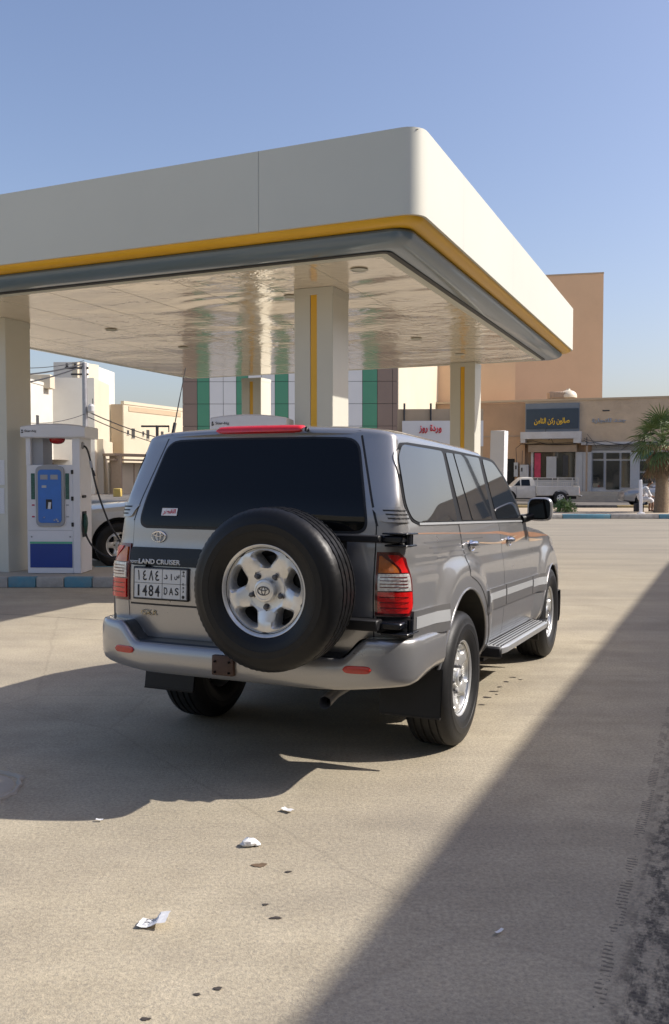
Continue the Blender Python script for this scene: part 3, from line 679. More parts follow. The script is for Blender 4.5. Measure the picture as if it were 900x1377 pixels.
text('lettering', '\uFE93\uFEAD\uFE8E\uFEA0\uFE98\uFEE0\uFEDF \uFEAA\uFEAA\uFE9F', 2.0, .33, M['lettergrey'], sh, (q.x, q.y, zb_), SP_.u, (0, 0, 1), .05, .03)
pbox(SP_, 'wall_slot', 810.5, 551.5, 820, 553, .1, M['darksteel'], sh, front=.07)
for x0, x1, y0 in ((692, 697, 622), (700, 711, 625)):
    mbx = pbox(SP_, 'meter_box', x0, y0, x1, y0+19, .25, M['shopgrey'], sh, front=.22); pbox(SP_, 'meter_window', x0+1.6, y0+4, x0+3.6, y0+9, .02, M['darksteel'], mbx, front=.235)
def wire(name, pts, r_, m_, par, sag=0., off=.3, pl=SP_):
    P = []
    for i in range(len(pts)-1):
        a, b_ = pl.uz(*pts[i]), pl.uz(*pts[i+1])
        for k in range(6):
            t = k/6; P.append(tuple(pl.p+pl.u*(a[0]+(b_[0]-a[0])*t)-pl.n*off+Vector((0, 0, a[1]+(b_[1]-a[1])*t-sag*4*t*(1-t)))))
    a = pl.uz(*pts[-1]); P.append(tuple(pl.p+pl.u*a[0]-pl.n*off+Vector((0, 0, a[1]))))
    return MB().tube(P, r_, 5).build(name, m_, par)
for pts, r_, sg2 in (([(700, 594), (718, 593), (740, 596), (786, 593)], .03, .05), ([(700, 597), (728, 596), (752, 598), (780, 595)], .04, .05), ([(733, 590), (735, 578), (737, 574)], .03, 0), ([(738, 592), (742, 590), (745, 596)], .03, 0),
                     ([(786, 592), (800, 595), (830, 598), (855, 592), (900, 594)], .035, .1), ([(790, 584), (803, 602)], .025, -.05), ([(848, 597), (836, 605)], .025, 0), ([(790, 588), (790, 607)], .05, 0), ([(786, 590), (815, 593), (850, 597), (900, 588)], .03, .1),
                     ([(695, 603), (696, 622)], .035, 0), ([(704, 606), (703, 625)], .03, 0), ([(695, 603), (704, 596)], .03, 0)):
    wire('cable', pts, r_*.55, M['darksteel'], sh, sg2, .32)
MB().tube([tuple(SP_.p+SP_.u*SU(790, 600)[0]-SP_.n*.35+Vector((0, 0, z))) for z in (.4, 3.4)], .06, 8).build('drain_pipe', M['shutter'], sh)
rebase(sh, (SP_.p.x, SP_.p.y))
# water tanks on the shop roof
tk = at(764, 540, 58.5); mb = MB()
mb.lathe([(.55, 0), (.56, .12), (.50, .30), (.36, .42), (.14, .50), (.12, .58), (0, .58)], 24, 'z'); o = mb.build('water_tank', mat('tank cream', (.62, .56, .44), rough=.5), smooth=True); o.location = (tk.x, tk.y, 6.55); meta(o, 'cream domed water tank on the shop roof above the dark blue sign', 'water tank')
tk = at(749, 540, 58.5); mb = MB().box(-.55, .55, -.4, .4, 0, .42, bev=.05)
for k in range(7): mb.box(-.56+.16*k, -.52+.16*k, -.43, -.40, .02, .40)
o = mb.build('roof_air_cooler', M['shutter'], smooth=True); o.location = (tk.x, tk.y, 6.5); meta(o, 'slatted tan air cooler on the shop roof left of the domed tank', 'air cooler')
# --- tall tan block behind, its sunlit left wing
TP = Plane((at(812, 500, 69).x, 69), R(-13)); tb = bld('tall_block', 'tall windowless tan block rising behind the shops and the canopy', TP)
u1, zt2 = TP.uz(812, 368); wall_box('wall', TP, u1-26, u1, 0, zt2, 14, M['tan'], tb)
wall_box('coping', TP, u1-26, u1+.02, zt2, zt2+.12, .4, M['lowtan'], tb, front=.03)
LIT = Plane((at(592, 520, 62).x, 62), math.pi/2-R(36)); 
pw = Vector((at(536, 520, 47).x, 47, 0)); pr = Vector((at(589, 520, 60).x, 60, 0)); yw = math.atan2(pr.y-pw.y, pr.x-pw.x)
WG = Plane((pw.x, pw.y), yw); wall_box('side_wing', WG, 0, (pr-pw).length, 0, 10.5, 7, M['palewall'], tb)
wall_box('side_wing', Plane((pr.x, pr.y), R(-8)), 0, 5.0, 0, 10.2, 1.5, M['tan'], tb)
rebase(tb, (TP.p.x, TP.p.y))
# --- low wall with the white rose shop sign
LP_ = Plane((at(560, 560, 43.5).x, 43.5), R(-4)); lw = empty('boundary_wall', 'low pale tan wall with dark spikes behind the white sign', 'wall', (0, 0, 0))
u0, z1 = LP_.uz(518, 552); u1, z2 = LP_.uz(650, 548); wall_box('wall', LP_, u0, u1, 0, (z1+z2)/2, .3, M['lowtan'], lw)
for px_ in (544, 579.5, 613):
    u, z = LP_.uz(px_, 546); p = LP_.p+LP_.u*u-LP_.n*.08; MB().tube([(p.x, p.y, z-1.5), (p.x, p.y, z+.12)], .05, 6).build('spike', M['darksteel'], lw)
rebase(lw, (LP_.p.x, LP_.p.y))
s2 = empty('shop_sign', 'white sign with red Arabic lettering seen between the two right canopy columns', 'sign', (0, 0, 0)); SG = Plane((at(560, 560, 42.8).x, 42.8), R(-4))
bd_ = pbox(SG, 'sign_board', 541, 566, 650, 600, .12, M['panelwhite'], s2)
u, z = SG.uz(579, 577); p = SG.p+SG.u*u-SG.n*.004
text('lettering', '\uFEAF\uFEED\uFEAD \uFE93\uFEA9\uFEAD\uFEED', 1.05, .40, M['signred'], bd_, (p.x, p.y, z), SG.u, (0, 0, 1), .03, .03)
wall_box('post', SG, u-1.0, u-.9, 0, 1.9, .1, M['steel'], s2, front=-.02); wall_box('post', SG, u+1.0, u+1.1, 0, 1.9, .1, M['steel'], s2, front=-.02)
rebase(s2, (SG.p.x, SG.p.y))
# --- clad station shop: brown, green and white panels
KP = Plane((at(245, 560, 34).x, 34), R(-1.5)); ks_ = empty('station_shop', 'brown, green and white panelled building behind the canopy', 'building', (0, 0, 0))
z_top = 6.9; ua, _ = KP.uz(245.5, 560); ub, _ = KP.uz(535, 560); wall_box('wall', KP, ua+.03, ub-.03, 0, z_top, 2.5, M['darksteel'], ks_, front=-.04)
cols = [(245.5, 265.5, 'panelbrown'), (265.5, 282, 'panelgreen'), (282, 300.5, 'panelwhite'), (300.5, 318, 'panelwhite'), (318, 334, 'panelgreen'), (334, 352, 'panelwhite'), (352, 370, 'panelwhite'), (370, 388, 'panelgreen'), (388, 407, 'panelwhite'), (407, 427, 'panelwhite'), (427, 447, 'panelgreen'), (447, 467.5, 'panelwhite'), (467.5, 487.5, 'panelwhite'), (487.5, 507.5, 'panelgreen'), (507.5, 528, 'panelbrown'), (528, 535, 'panelbrown')]
zj = [0, .9, 1.75, 2.62, 3.43, 4.30, 5.15, 6.02, 6.9]
zj = [KP.uz(400, y)[1] for y in (665, 634, 603, 573, 543, 513, 483, 453)]
for x0, x1, m_ in cols:
    a, _ = KP.uz(x0, 560); b_, _ = KP.uz(x1, 560)
    for z0, z1 in zip(zj, zj[1:]): wall_box('panel', KP, a+.008, b_-.008, max(z0, .02)+.008, z1-.008, .03, M[m_], ks_)
rebase(ks_, (KP.p.x, KP.p.y))
# --- left background: two streets of pale houses
def windows(pl, par, list_, name='window'):
    for x0, y0, x1, y1 in list_:
        w_ = pbox(pl, name, x0, y0, x1, y1, .05, M['windowdark'], par, front=.02); pbox(pl, 'sill', x0-.5, y1, x1+.5, y1+.8, .05, M['offwhite'], par, front=.06)
def ground_p(px, d): return Vector((at(px, 640, d).x, d, 0))
A_ = ground_p(10, 66); B_ = ground_p(116, 84); P1 = Plane(A_, math.atan2(B_.y-A_.y, B_.x-A_.x)); h1 = bld('pale_house', 'long off-white building between the left column and the power pole', P1)
L1 = (B_-A_).length; z1 = P1.uz(75, 523)[1]; wall_box('wall', P1, -4, L1, 0, z1, 12, M['offwhite'], h1); wall_box('parapet', P1, -4, L1+.02, z1, z1+.25, .3, M['offwhite'], h1, front=.05)
windows(P1, h1, [(48.5, 558, 52.5, 573), (79.5, 561, 84, 574), (109, 564, 112.5, 575)]); 
pbox(P1, 'awning', 58, 618, 100, 620, .5, M['shutter'], h1, front=1.2); pbox(P1, 'doorway', 62, 622, 76, 657, .05, M['shutter'], h1, front=.02)
ac = pbox(P1, 'air_conditioner', 74, 623, 91, 640, .5, M['shopwhite'], h1, front=.5); pbox(P1, 'fan_grille', 77, 625, 82, 638, .02, M['darksteel'], ac, front=.52); pbox(P1, 'fan_grille', 83.5, 625, 88.5, 638, .02, M['darksteel'], ac, front=.52)
rebase(h1, A_)
C_ = ground_p(72, 96); P2 = Plane(C_, R(-4)); h2 = bld('pale_house', 'taller grey-white block behind the power pole on the left', P2)
pbox(P2, 'wall', 72, 487, 116, 660, 10, M['offwhite'], h2); 
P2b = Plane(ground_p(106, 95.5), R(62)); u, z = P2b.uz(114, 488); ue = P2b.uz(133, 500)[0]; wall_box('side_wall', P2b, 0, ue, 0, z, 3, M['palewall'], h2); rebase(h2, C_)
D_ = ground_p(128, 76); P3 = Plane(ground_p(118, 76), R(2)); h3 = bld('pale_tower', 'slim off-white stair tower to the right of the power pole', P3)
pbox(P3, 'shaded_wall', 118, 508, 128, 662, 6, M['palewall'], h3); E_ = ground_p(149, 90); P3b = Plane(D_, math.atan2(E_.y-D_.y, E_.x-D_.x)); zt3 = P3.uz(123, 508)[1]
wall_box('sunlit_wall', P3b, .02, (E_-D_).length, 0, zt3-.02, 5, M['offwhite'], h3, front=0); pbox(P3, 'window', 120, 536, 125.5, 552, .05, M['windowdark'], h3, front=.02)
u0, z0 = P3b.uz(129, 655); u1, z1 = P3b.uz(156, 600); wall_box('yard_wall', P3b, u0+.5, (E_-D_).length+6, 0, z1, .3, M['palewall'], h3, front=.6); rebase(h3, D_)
F_ = ground_p(167, 86); P4 = Plane(F_, R(67.5)); h4 = bld('tan_house', 'two storey pale tan house with a row of small windows, sunlit', P4)
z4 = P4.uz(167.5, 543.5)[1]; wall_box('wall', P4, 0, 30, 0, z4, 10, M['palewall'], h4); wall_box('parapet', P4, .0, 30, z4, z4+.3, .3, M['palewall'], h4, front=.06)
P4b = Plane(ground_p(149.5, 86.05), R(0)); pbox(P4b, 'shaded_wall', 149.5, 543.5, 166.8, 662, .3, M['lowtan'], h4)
windows(P4, h4, [(171, 578.5, 173.6, 584.5), (177, 576, 181.5, 589), (191.5, 580, 194, 586), (197, 578, 201, 590), (216.5, 580, 220, 592), (223.5, 584, 226, 590), (235, 583, 238.5, 592)])
pbox(P4, 'cornice', 173, 553, 243, 554.5, .3, M['lowtan'], h4, front=.05); rebase(h4, F_)
G_ = ground_p(160, 78); P5 = Plane(G_, R(60)); h5 = empty('yard_wall', 'cream yard wall with metal awning in front of the tan house', 'wall', (0, 0, 0))
z5 = P5.uz(170, 622)[1]; wall_box('wall', P5, -1, 24, 0, z5, .3, M['palewall'], h5); wall_box('awning', P5, -1.4, 24, z5+.55, z5+.75, 1.2, M['shutter'], h5, front=.9); wall_box('awning_beam', P5, -1.4, 24, z5+.15, z5+.28, .1, M['shutter'], h5, front=.8)
for x in (180.5, 201.5): u, z = P5.uz(x, 650); wall_box('gate_joint', P5, u-.08, u+.08, 0, z5-.1, .05, M['shutter'], h5, front=.03)
wall_box('leaning_post', P5, -1.0, -.85, 0, z5+.6, .12, M['shutter'], h5, front=1.2); rebase(h5, G_)
mb = MB().box(-.28, .28, -.25, .25, 0, .62, bev=.04); o = mb.build('yellow_bin', mat('bin yellow', (.50, .36, .08), rough=.6, dirt=.4), smooth=True); q = gnd(158.5, 668); o.location = (q.x, q.y, 0); meta(o, 'small yellow block on the ground at the foot of the cream yard wall', 'bin')
# rooftop clutter and the sign on the far roof
q = at(56, 517, 74); mb = MB().box(-.9, .9, -.6, .6, 0, 1.1, bev=.03).box(-.2, .1, -.65, -.6, .2, .9); o = mb.build('roof_shed', M['palewall']); o.location = (q.x, q.y, q.z-.35); meta(o, 'pale box room on the roof of the off-white building beside the left column', 'roof shed')
# --- power pole, wires, second pole
pp = empty('power_pole', 'tall grey power pole with crossarm and cables beside the left buildings', 'utility pole', ground_p(116.5, 45))
b0 = Vector(pp.location); top = at(113.5, 488, 45); MB().tube([(0, 0, 0), (top.x-b0.x, 0, top.z)], [.15, .12], 12).build('pole', M['steel'], pp, smooth=True)
mb = MB(); zc = top.z-.25; mb.box(-1.0, .15, -.05, .05, zc-.05, zc+.05); mb.box(-.7, .15, -.05, .05, zc-.35, zc-.27)
for x in (-.9, -.5, -.1): mb.lathe([(.05, 0), (.08, .05), (.05, .1), (.08, .15), (0, .2)], 8, 'z', c=(x, 0, zc+.05))
mb.build('crossarm', M['darksteel'], pp)
mb = MB(); mb.lathe([(.10, 0), (.16, .1), (.16, .35), (.1, .45)], 10, 'z', c=(.3, -.1, at(120, 556, 45).z)); mb.build('junction_box', M['shopwhite'], pp)
def cable(a, b_, sag, r_, name, label):
    a, b_ = Vector(a), Vector(b_); pts = [a.lerp(b_, k/16)-Vector((0, 0, sag*4*(k/16)*(1-k/16))) for k in range(17)]; c = pts[0].copy()
    o = MB().tube([p-c for p in pts], r_, 5).build(name, M['darksteel']); o.location = c; return meta(o, label, 'cable', 'overhead cables on the left')
cable(at(-40, 487, 38), at(113, 485, 45), .3, .018, 'overhead_cable', 'thin overhead cable, topmost of those left of the power pole')
cable(at(-40, 503, 38), at(113, 489, 45), .25, .035, 'overhead_cable', 'thick twisted overhead cable meeting the power pole at its crossarm')
cable(at(-40, 522, 38), at(112, 492, 45), .25, .035, 'overhead_cable', 'lowest thick overhead cable running left from the crossarm of the power pole')
cable(at(-40, 549, 38), at(116, 556, 45), .55, .016, 'overhead_cable', 'slack thin cable crossing the off-white wall to the power pole')
cable(at(117, 553, 45), at(330, 590, 80), 1.0, .03, 'overhead_cable', 'cable sagging right from the power pole across the tan house')
cable(at(117, 560, 45), at(330, 604, 80), .9, .025, 'overhead_cable', 'lower cable sagging right from the power pole across the tan house')
sp2 = empty('street_pole', 'thin dark pole with a top arm in front of the tan house', 'pole', ground_p(212, 60)); zt = at(212, 572, 60).z
mb = MB().tube([(0, 0, 0), (0, 0, zt)], .10, 8).box(-1.05, .8, -.05, .05, zt-.12, zt); mb.box(.74, .8, -.05, .05, zt-.45, zt); mb.build('pole', M['darksteel'], sp2)
# --- the neighbour on the right whose roof edge throws the long straight shadow (outside the frame)
e0, e1 = gnd(900, 755), gnd(390, 1377); HB = 6.2; sh_ = HB/math.tan(SUN_EL); far = e0+Vector((sh_, 0, 0)); near_ = e1+Vector((sh_, 0, 0)); d = (far-near_).normalized(); near_ = near_-d*14
yw = math.atan2(-d.y, -d.x)
nb = empty('service_building', 'tan service building to the right of the forecourt, casting its shadow across it', 'building', (far.x, far.y, 0), math.atan2(d.y, d.x))
Lb = (far-near_).length; MB().box(-Lb, 0, -9, 0, 0, HB).build('wall', M['lowtan'], nb); MB().box(-Lb-.02, .0, -.35, .0, HB+.0, HB+.003).build('coping', M['offwhite'], nb)
for k in range(5): MB().box(-Lb+2+k*5.2, -Lb+4.6+k*5.2, -.02, .04, .9, 2.6).build('window', M['windowdark'], nb)
# --- unseen canopy added behind the camera to darken the tailgate reflections and the shade
c2 = empty('added_rear_canopy', 'added canopy behind the camera, out of view, darkening reflections and shade', 'canopy', (-2.0, -9.0, 0), -GY)
MB().box(-9, 7, -5.5, 5.0, 4.15, 4.95, bev=.05).build('fascia', M['cream'], c2); MB().box(-8.9, 6.9, -5.4, 4.9, 4.05, 4.148).build('blue_trim', M['bluegrey'], c2)
for x in (-6.5, 4.5):
    for y in (-3, 2.6): MB().box(x-.26, x+.26, y-.26, y+.26, 0, 4.05).build('column', M['column'], c2)
# --- street lamp further along the right-hand street (seen mirrored in the door glass)
sl_ = empty('street_lamp', 'tall street lamp with a curved arm beside the right-hand street', 'street lamp', (20.5, 33, 0))
mb = MB().tube([(0, 0, 0), (0, 0, 6.6), (-.12, .05, 7.2), (-.6, .2, 7.7), (-1.4, .4, 7.95)], [.10, .07, .06, .05, .045], 8); mb.build('pole', M['darksteel'], sl_, smooth=True)
MB().box(-2.1, -1.3, .30, .60, 7.88, 8.02, bev=.04).build('lamp_head', M['darksteel'], sl_, smooth=True)
# ================================================================== the silver-grey off-roader (frame: X forward, Y left, Z up, rear axle at 0)
SUVYAW = 0.409
CX, CY = -0.094, 5.693
RAKE = 0.040                                           # the body sits nose-down on its springs
ARCH = ((-.01, .43, .495), (2.83, .475, .455))         # wheel-arch centres (x, z) and radius in the body frame
NR, NS, NF = 44, 150, 24
TT = np.concatenate([np.linspace(0, 1, NR, endpoint=False), np.linspace(1, 2, NS, endpoint=False), np.linspace(2, 3, NF)])
def sup(b_, r, p):
    ph = np.linspace(0, math.pi/2, 400); s_, c_ = np.sin(ph)**(2/p), np.cos(ph)**(2/p)
    y, dx = b_*s_, r*(1-c_); L = np.concatenate([[0], np.cumsum(np.hypot(np.diff(y), np.diff(dx)))]); L /= L[-1]
    q = np.linspace(0, 1, 200); return np.interp(q, L, y), np.interp(q, L, dx)
def prof(z, pts): return float(np.interp(z, [p[0] for p in pts], [p[1] for p in pts]))
LB = [(.42, .870), (.50, .897), (.60, .915), (.75, .928), (.90, .926), (1.05, .915), (1.20, .895), (1.31, .872), (1.40, .853), (1.78, .770), (1.86, .75)]
LXR = [(.42, -.97), (.70, -1.0), (.90, -1.02), (1.05, -1.02), (1.20, -1.0), (1.275, -1.005), (1.40, -.985), (1.745, -.87), (1.86, -.835)]
def smoothprof(z, pts, d=.05): return sum(prof(z+k*d, pts) for k in (-1, -.5, 0, .5, 1))/5
def ztop(x):
    return np.interp(x, [-2, 1.80, 1.95, 2.1, 2.6, 3.1, 3.4, 3.6, 3.75], [1.31, 1.31, 1.285, 1.262, 1.225, 1.165, 1.09, 1.00, .95])
_rc = {}
def ring(z):
    k = round(z, 4)
    if k in _rc: return _rc[k]
    b_ = smoothprof(z, LB); xr = smoothprof(z, LXR); q_ = min(1, max(0, (z-1.12)/.33)); q_ = q_*q_*(3-2*q_); rr = .24-.14*q_; xf, rf = 3.66, .55
    p = 5.2-2.0*q_
    y1, d1 = sup(b_, rr, p); q = np.linspace(0, 1, 200)
    y, x = np.interp(TT[:NR], q, y1), xr+np.interp(TT[:NR], q, d1)
    ts = TT[NR:NR+NS]-1; xs = xr+rr+ts*(xf-rf-xr-rr); ys = np.full(NS, b_)
    y2, d2 = sup(b_, rf, 3.0); tf = 3-TT[NR+NS:]
    yf, xfv = np.interp(tf, q, y2), xf-np.interp(tf, q, d2)
    X, Y = np.concatenate([x, xs, xfv]), np.concatenate([y, ys, yf])
    tap = 1-.028*sstep(.0, -1.1, X)*0-.022*sstep(-.35, -1.1, X)-.035*sstep(2.4, 3.6, X)
    Y = Y*tap
    for ax, az, ar in ARCH:
        d = np.hypot(X-ax, z-az); on = (Y > .6)
        Y = Y+on*.034*(1-sstep(ar+.10, ar+.26, d))*(sstep(.4, .55, z))
    # soft character line under the belt
    Y = Y-.006*np.exp(-((z-1.10)/.03)**2)*(Y > .6)
    _rc[k] = (X, Y); return X, Y
def t_x(x, z):
    X, Y = ring(z); i0 = NR//2; return float(np.interp(x, X[i0:NR+NS+6], TT[i0:NR+NS+6]))
def t_y(y, z):
    X, Y = ring(z); return float(np.interp(y, Y[:NR], TT[:NR]))
def pt(t, z, off=0., sg=1):
    X, Y = ring(z); x, y = np.interp(t, TT, X), np.interp(t, TT, Y)
    if off:
        e = .006; xa, ya = np.interp(max(t-e, 0), TT, X), np.interp(max(t-e, 0), TT, Y); xb, yb = np.interp(min(t+e, 3), TT, X), np.interp(min(t+e, 3), TT, Y)
        tx, ty = xb-xa, yb-ya; L = math.hypot(tx, ty) or 1; nx, ny = -ty/L, tx/L
        if t < .03: nx, ny = -1., 0.
        X2, Y2 = ring(z+.02); dz_ = (np.interp(t, TT, X2)-x)*nx+(np.interp(t, TT, Y2)-y)*ny
        nz_ = -dz_/.02; Ln = math.sqrt(1+nz_*nz_)
        x += nx*off/Ln; y += ny*off/Ln; z += nz_*off/Ln
    return (x, y*sg, z)
def edge(f, z): return f(z) if callable(f) else f
def patch(mb, a, b_, z0, z1, off, sg=-1, n=14, m=24, mode='x', skirt=.006, mi=0, zs=None):
    """sheet that follows the body between a(z) and b(z) (x on the side, y on the rear, t = ring parameter) at height off, its rim folded in"""
    tf = {'x': t_x, 'y': t_y, 't': lambda v, z: v}[mode] if isinstance(mode, str) else None
    rows = []
    zz = zs if zs is not None else [z0+(z1-z0)*i/n for i in range(n+1)]
    for iz, z in enumerate(zz):
        za, zb_ = (z, z) if not isinstance(z, tuple) else z
        if tf: ta, tb = tf(edge(a, za), za), tf(edge(b_, zb_), zb_)
        else: ta, tb = mode[0](edge(a, za), za), mode[1](edge(b_, zb_), zb_)
        rows.append([pt(ta+(tb-ta)*j/m, za+(zb_-za)*j/m, off, sg) for j in range(m+1)])
    P = np.array(rows)
    if skirt:
        rowsi = []
        Q = []
        for iz, z in enumerate(zz):
            za, zb_ = (z, z) if not isinstance(z, tuple) else z
            if tf: ta, tb = tf(edge(a, za), za), tf(edge(b_, zb_), zb_)
            else: ta, tb = mode[0](edge(a, za), za), mode[1](edge(b_, zb_), zb_)
            Q.append([pt(ta+(tb-ta)*j/m, za+(zb_-za)*j/m, off-skirt, sg) for j in range(m+1)])
        Q = np.array(Q); N, K = P.shape[:2]; E = np.zeros((N+2, K+2, 3))
        E[1:-1, 1:-1] = P; E[0, 1:-1] = Q[0]; E[-1, 1:-1] = Q[-1]; E[1:-1, 0] = Q[:, 0]; E[1:-1, -1] = Q[:, -1]
        E[0, 0], E[0, -1], E[-1, 0], E[-1, -1] = Q[0, 0], Q[0, -1], Q[-1, 0], Q[-1, -1]
        P = E
    mb.grid(P, mi=mi); return mb
def outline_patch(mb, pts, off, sg=-1, depth=.004, mi=0, kind='x', nn=10):
    """closed outline given in (x or y, z) on the body, filled as a fan of rows between its left and right edges"""
    pts = np.array(pts); z0, z1 = pts[:, 1].min(), pts[:, 1].max(); rows = []
    n = len(pts); f = t_x if kind == 'x' else t_y; zz = []
    for i in range(nn*2+1):
        u = .5-.5*math.cos(math.pi*i/(nn*2)); z = z0+(z1-z0)*(.001+.998*u); xs = []
        for k in range(n):
            p, q = pts[k], pts[(k+1) % n]
            if (p[1]-z)*(q[1]-z) <= 0 and abs(p[1]-q[1]) > 1e-9: xs.append(p[0]+(q[0]-p[0])*(z-p[1])/(q[1]-p[1]))
        zz.append((z, min(xs), max(xs)))
    for off_ in (0,):
        G, Q = [], []
        for z, xa, xb in zz:
            G.append([pt(f(xa+(xb-xa)*j/16, z), z, off, sg) if kind == 'x' or True else 0 for j in range(17)])
            Q.append([pt(f(xa+(xb-xa)*j/16, z), z, off-depth, sg) for j in range(17)])
        G, Q = np.array(G), np.array(Q); N, K = G.shape[:2]; E = np.zeros((N+2, K+2, 3))
        E[1:-1, 1:-1] = G; E[0, 1:-1] = Q[0]; E[-1, 1:-1] = Q[-1]; E[1:-1, 0] = Q[:, 0]; E[1:-1, -1] = Q[:, -1]
        E[0, 0], E[0, -1], E[-1, 0], E[-1, -1] = Q[0, 0], Q[0, -1], Q[-1, 0], Q[-1, -1]
        mb.grid(E, mi=mi)
    return mb
def smooth_poly(pts, r=.03, n=4):                      # round the corners of an outline
    out = []; N = len(pts)
    for i in range(N):
        p0, p, p1 = Vector(pts[i-1]), Vector(pts[i]), Vector(pts[(i+1) % N])
        a, b_ = p0-p, p1-p; rr = min(r, a.length*.45, b_.length*.45); A, B = p+a.normalized()*rr, p+b_.normalized()*rr
        for k in range(n+1):
            t = k/n; q = A*(1-t)**2+p*2*t*(1-t)+B*t*t; out.append((q.x, q.y))
    return out
def bool_cut(o, cutters):
    for c in cutters:
        md = o.modifiers.new('cut', 'BOOLEAN'); md.operation = 'DIFFERENCE'; md.object = c; md.solver = 'EXACT'; md.material_mode = 'TRANSFER'
    bpy.context.view_layer.update()
    me = bpy.data.meshes.new_from_object(o.evaluated_get(bpy.context.evaluated_depsgraph_get()))
    o.modifiers.clear(); old = o.data; nm = old.name; o.data = me; bpy.data.meshes.remove(old); me.name = nm
    for c in cutters: bpy.data.objects.remove(c)
    bm = bmesh.new(); bm.from_mesh(me)
    for f_ in bm.faces: f_.smooth = True
    for e in bm.edges: e.smooth = not (len(e.link_faces) == 2 and e.calc_face_angle(0) > R(30))
    bm.to_mesh(me); bm.free()

# ---------------- wheel -------------------------------------------------------
def wheel_meshes():
    """tyre, rim, recess, cap, nut as mesh data, axle along Y, outer face towards -Y"""
    global XF
    xf, XF = XF, None
    w2 = .1375; prof_ = [(.205, -.098), (.222, -.112), (.232, -.120), (.250, -.128), (.252, -.1295), (.285, -.1365), (.287, -.1385), (.32, -.1395), (.322, -.138), (.345, -.134), (.362, -.127), (.377, -.117), (.386, -.106)]
    tread = []
    for gy in (-.066, -.024, .024, .066): tread += [(.3955, gy-.007), (.386, gy-.004), (.386, gy+.004), (.3955, gy+.007)]
    prof_ += [(.3925, -.092)]+tread+[(.3925, .092)]+[(r, -t) for r, t in prof_[::-1]]
    K = len(prof_)
    def mod(i, k):
        t = prof_[k][1]
        if abs(t) > .08 and prof_[k][0] > .375: return -.0035 if i % 2 == 0 else 0
        if abs(t) < .075 and prof_[k][0] > .39: return -.0025 if (i*2+k) % 10 == 0 else 0
        return 0
    o1 = MB().lathe(prof_, 160, 'y', mod=mod).build('tyre', M['tyre'], smooth=True, auto=R(28))
    mb = MB().lathe([(.214, -.094), (.2235, -.103), (.2245, -.112), (.2215, -.1135), (.214, -.110), (.2085, -.102), (.206, -.092), (.204, -.075), (.197, -.055), (.19, .02), (.20, .10)], 72, 'y')
    # spoked face: five sectors, each with one rounded window
    def fy(r): return float(np.interp(r, [.0, .06, .095, .12, .16, .19, .208], [-.070, -.070, -.0735, -.082, -.0935, -.096, -.088]))
    for s_ in range(5):
        c0 = R(90+72*s_); rc = .150; N = 40; loops = [[], [], [], [], []]
        for k in range(N):
            a = 2*math.pi*k/N+.001
            ca, sa = math.cos(a), math.sin(a)
            # outline in (r, theta): radial half-size .040, wider outwards
            e = 3.0; rad = (abs(ca)**e+abs(sa)**e)**(-1/e); dr, dth = .0405*rad*ca, rad*sa
            half = .19+2.2*(dr+.0405)/.081*.115 if True else 0
            r1 = rc+dr; th1 = dth*half
            # rectangle boundary
            k_ = min((.206-rc)/ca if ca > 1e-6 else 1e9, (rc-.094)/-ca if ca < -1e-6 else 1e9, (R(36)*rc)/abs(sa) if abs(sa) > 1e-6 else 1e9)
            r0, th0 = rc+k_*ca, k_*sa/rc
            th0 = max(-R(36), min(R(36), th0))
            def P(r, th, y): return (r*math.cos(c0+th), y, r*math.sin(c0+th))
            rm, tm = r0+(r1-r0)*.72, th0+(th1-th0)*.72
            loops[0].append(P(r0, th0, fy(r0))); loops[1].append(P(rm, tm, fy(rm)-.001))
            loops[2].append(P(r1, th1, fy(r1)+.010)); r2, t2_ = rc+(r1-rc)*.93, th1*.92
            loops[3].append(P(r2, t2_, fy(r2)+.034)); loops[4].append(P(rc+(r1-rc)*.92, th1*.90, .0))
        mb.grid(np.array(loops), closed_v=True)
    mb.lathe([(.0945, fy(.094)), (.07, -.0705), (.055, -.070), (.03, -.070)], 60, 'y')
    o2 = mb.build('rim', M['rim'], smooth=True, weld=.0008, auto=R(42))
    o3 = MB().lathe([(.201, -.058), (.16, .012), (.0, .012)], 40, 'y').build('brake_drum', M['plastic'], smooth=True)
    o4 = MB().lathe([(.056, -.068), (.056, -.096), (.052, -.103), (.043, -.106), (.041, -.104), (.0, -.107)], 40, 'y').build('centre_cap', M['rim'], smooth=True)
    o5 = MB().lathe([(.0185, -.069), (.0185, -.0715), (.012, -.0715), (.012, -.088), (.009, -.093), (.0, -.095)], 12, 'y').build('lug_nut', M['rimgrey'], smooth=True)
    # the marque's three ovals on the cap and rear door
    mb = MB()
    for rx, rz, cz in ((.031, .0205, 0), (.0095, .019, 0), (.0215, .0085, .0095)):
        mb.tube([(rx*math.cos(2*math.pi*k/28), 0, cz+rz*math.sin(2*math.pi*k/28)) for k in range(29)], .0022, 6)
    o6 = mb.build('emblem', M['rimgrey'], smooth=True)
    out = [o.data for o in (o1, o2, o3, o4, o5, o6)]
    for o in (o1, o2, o3, o4, o5, o6): bpy.data.objects.remove(o)
    XF = xf; return out
WM = wheel_meshes()
def inst(name, me, parent, loc=(0, 0, 0), rot=(0, 0, 0), scl=(1, 1, 1)):
    o = bpy.data.objects.new(name, me); link(o); o.parent = parent; o.location = loc; o.rotation_euler = rot; o.scale = scl; return o
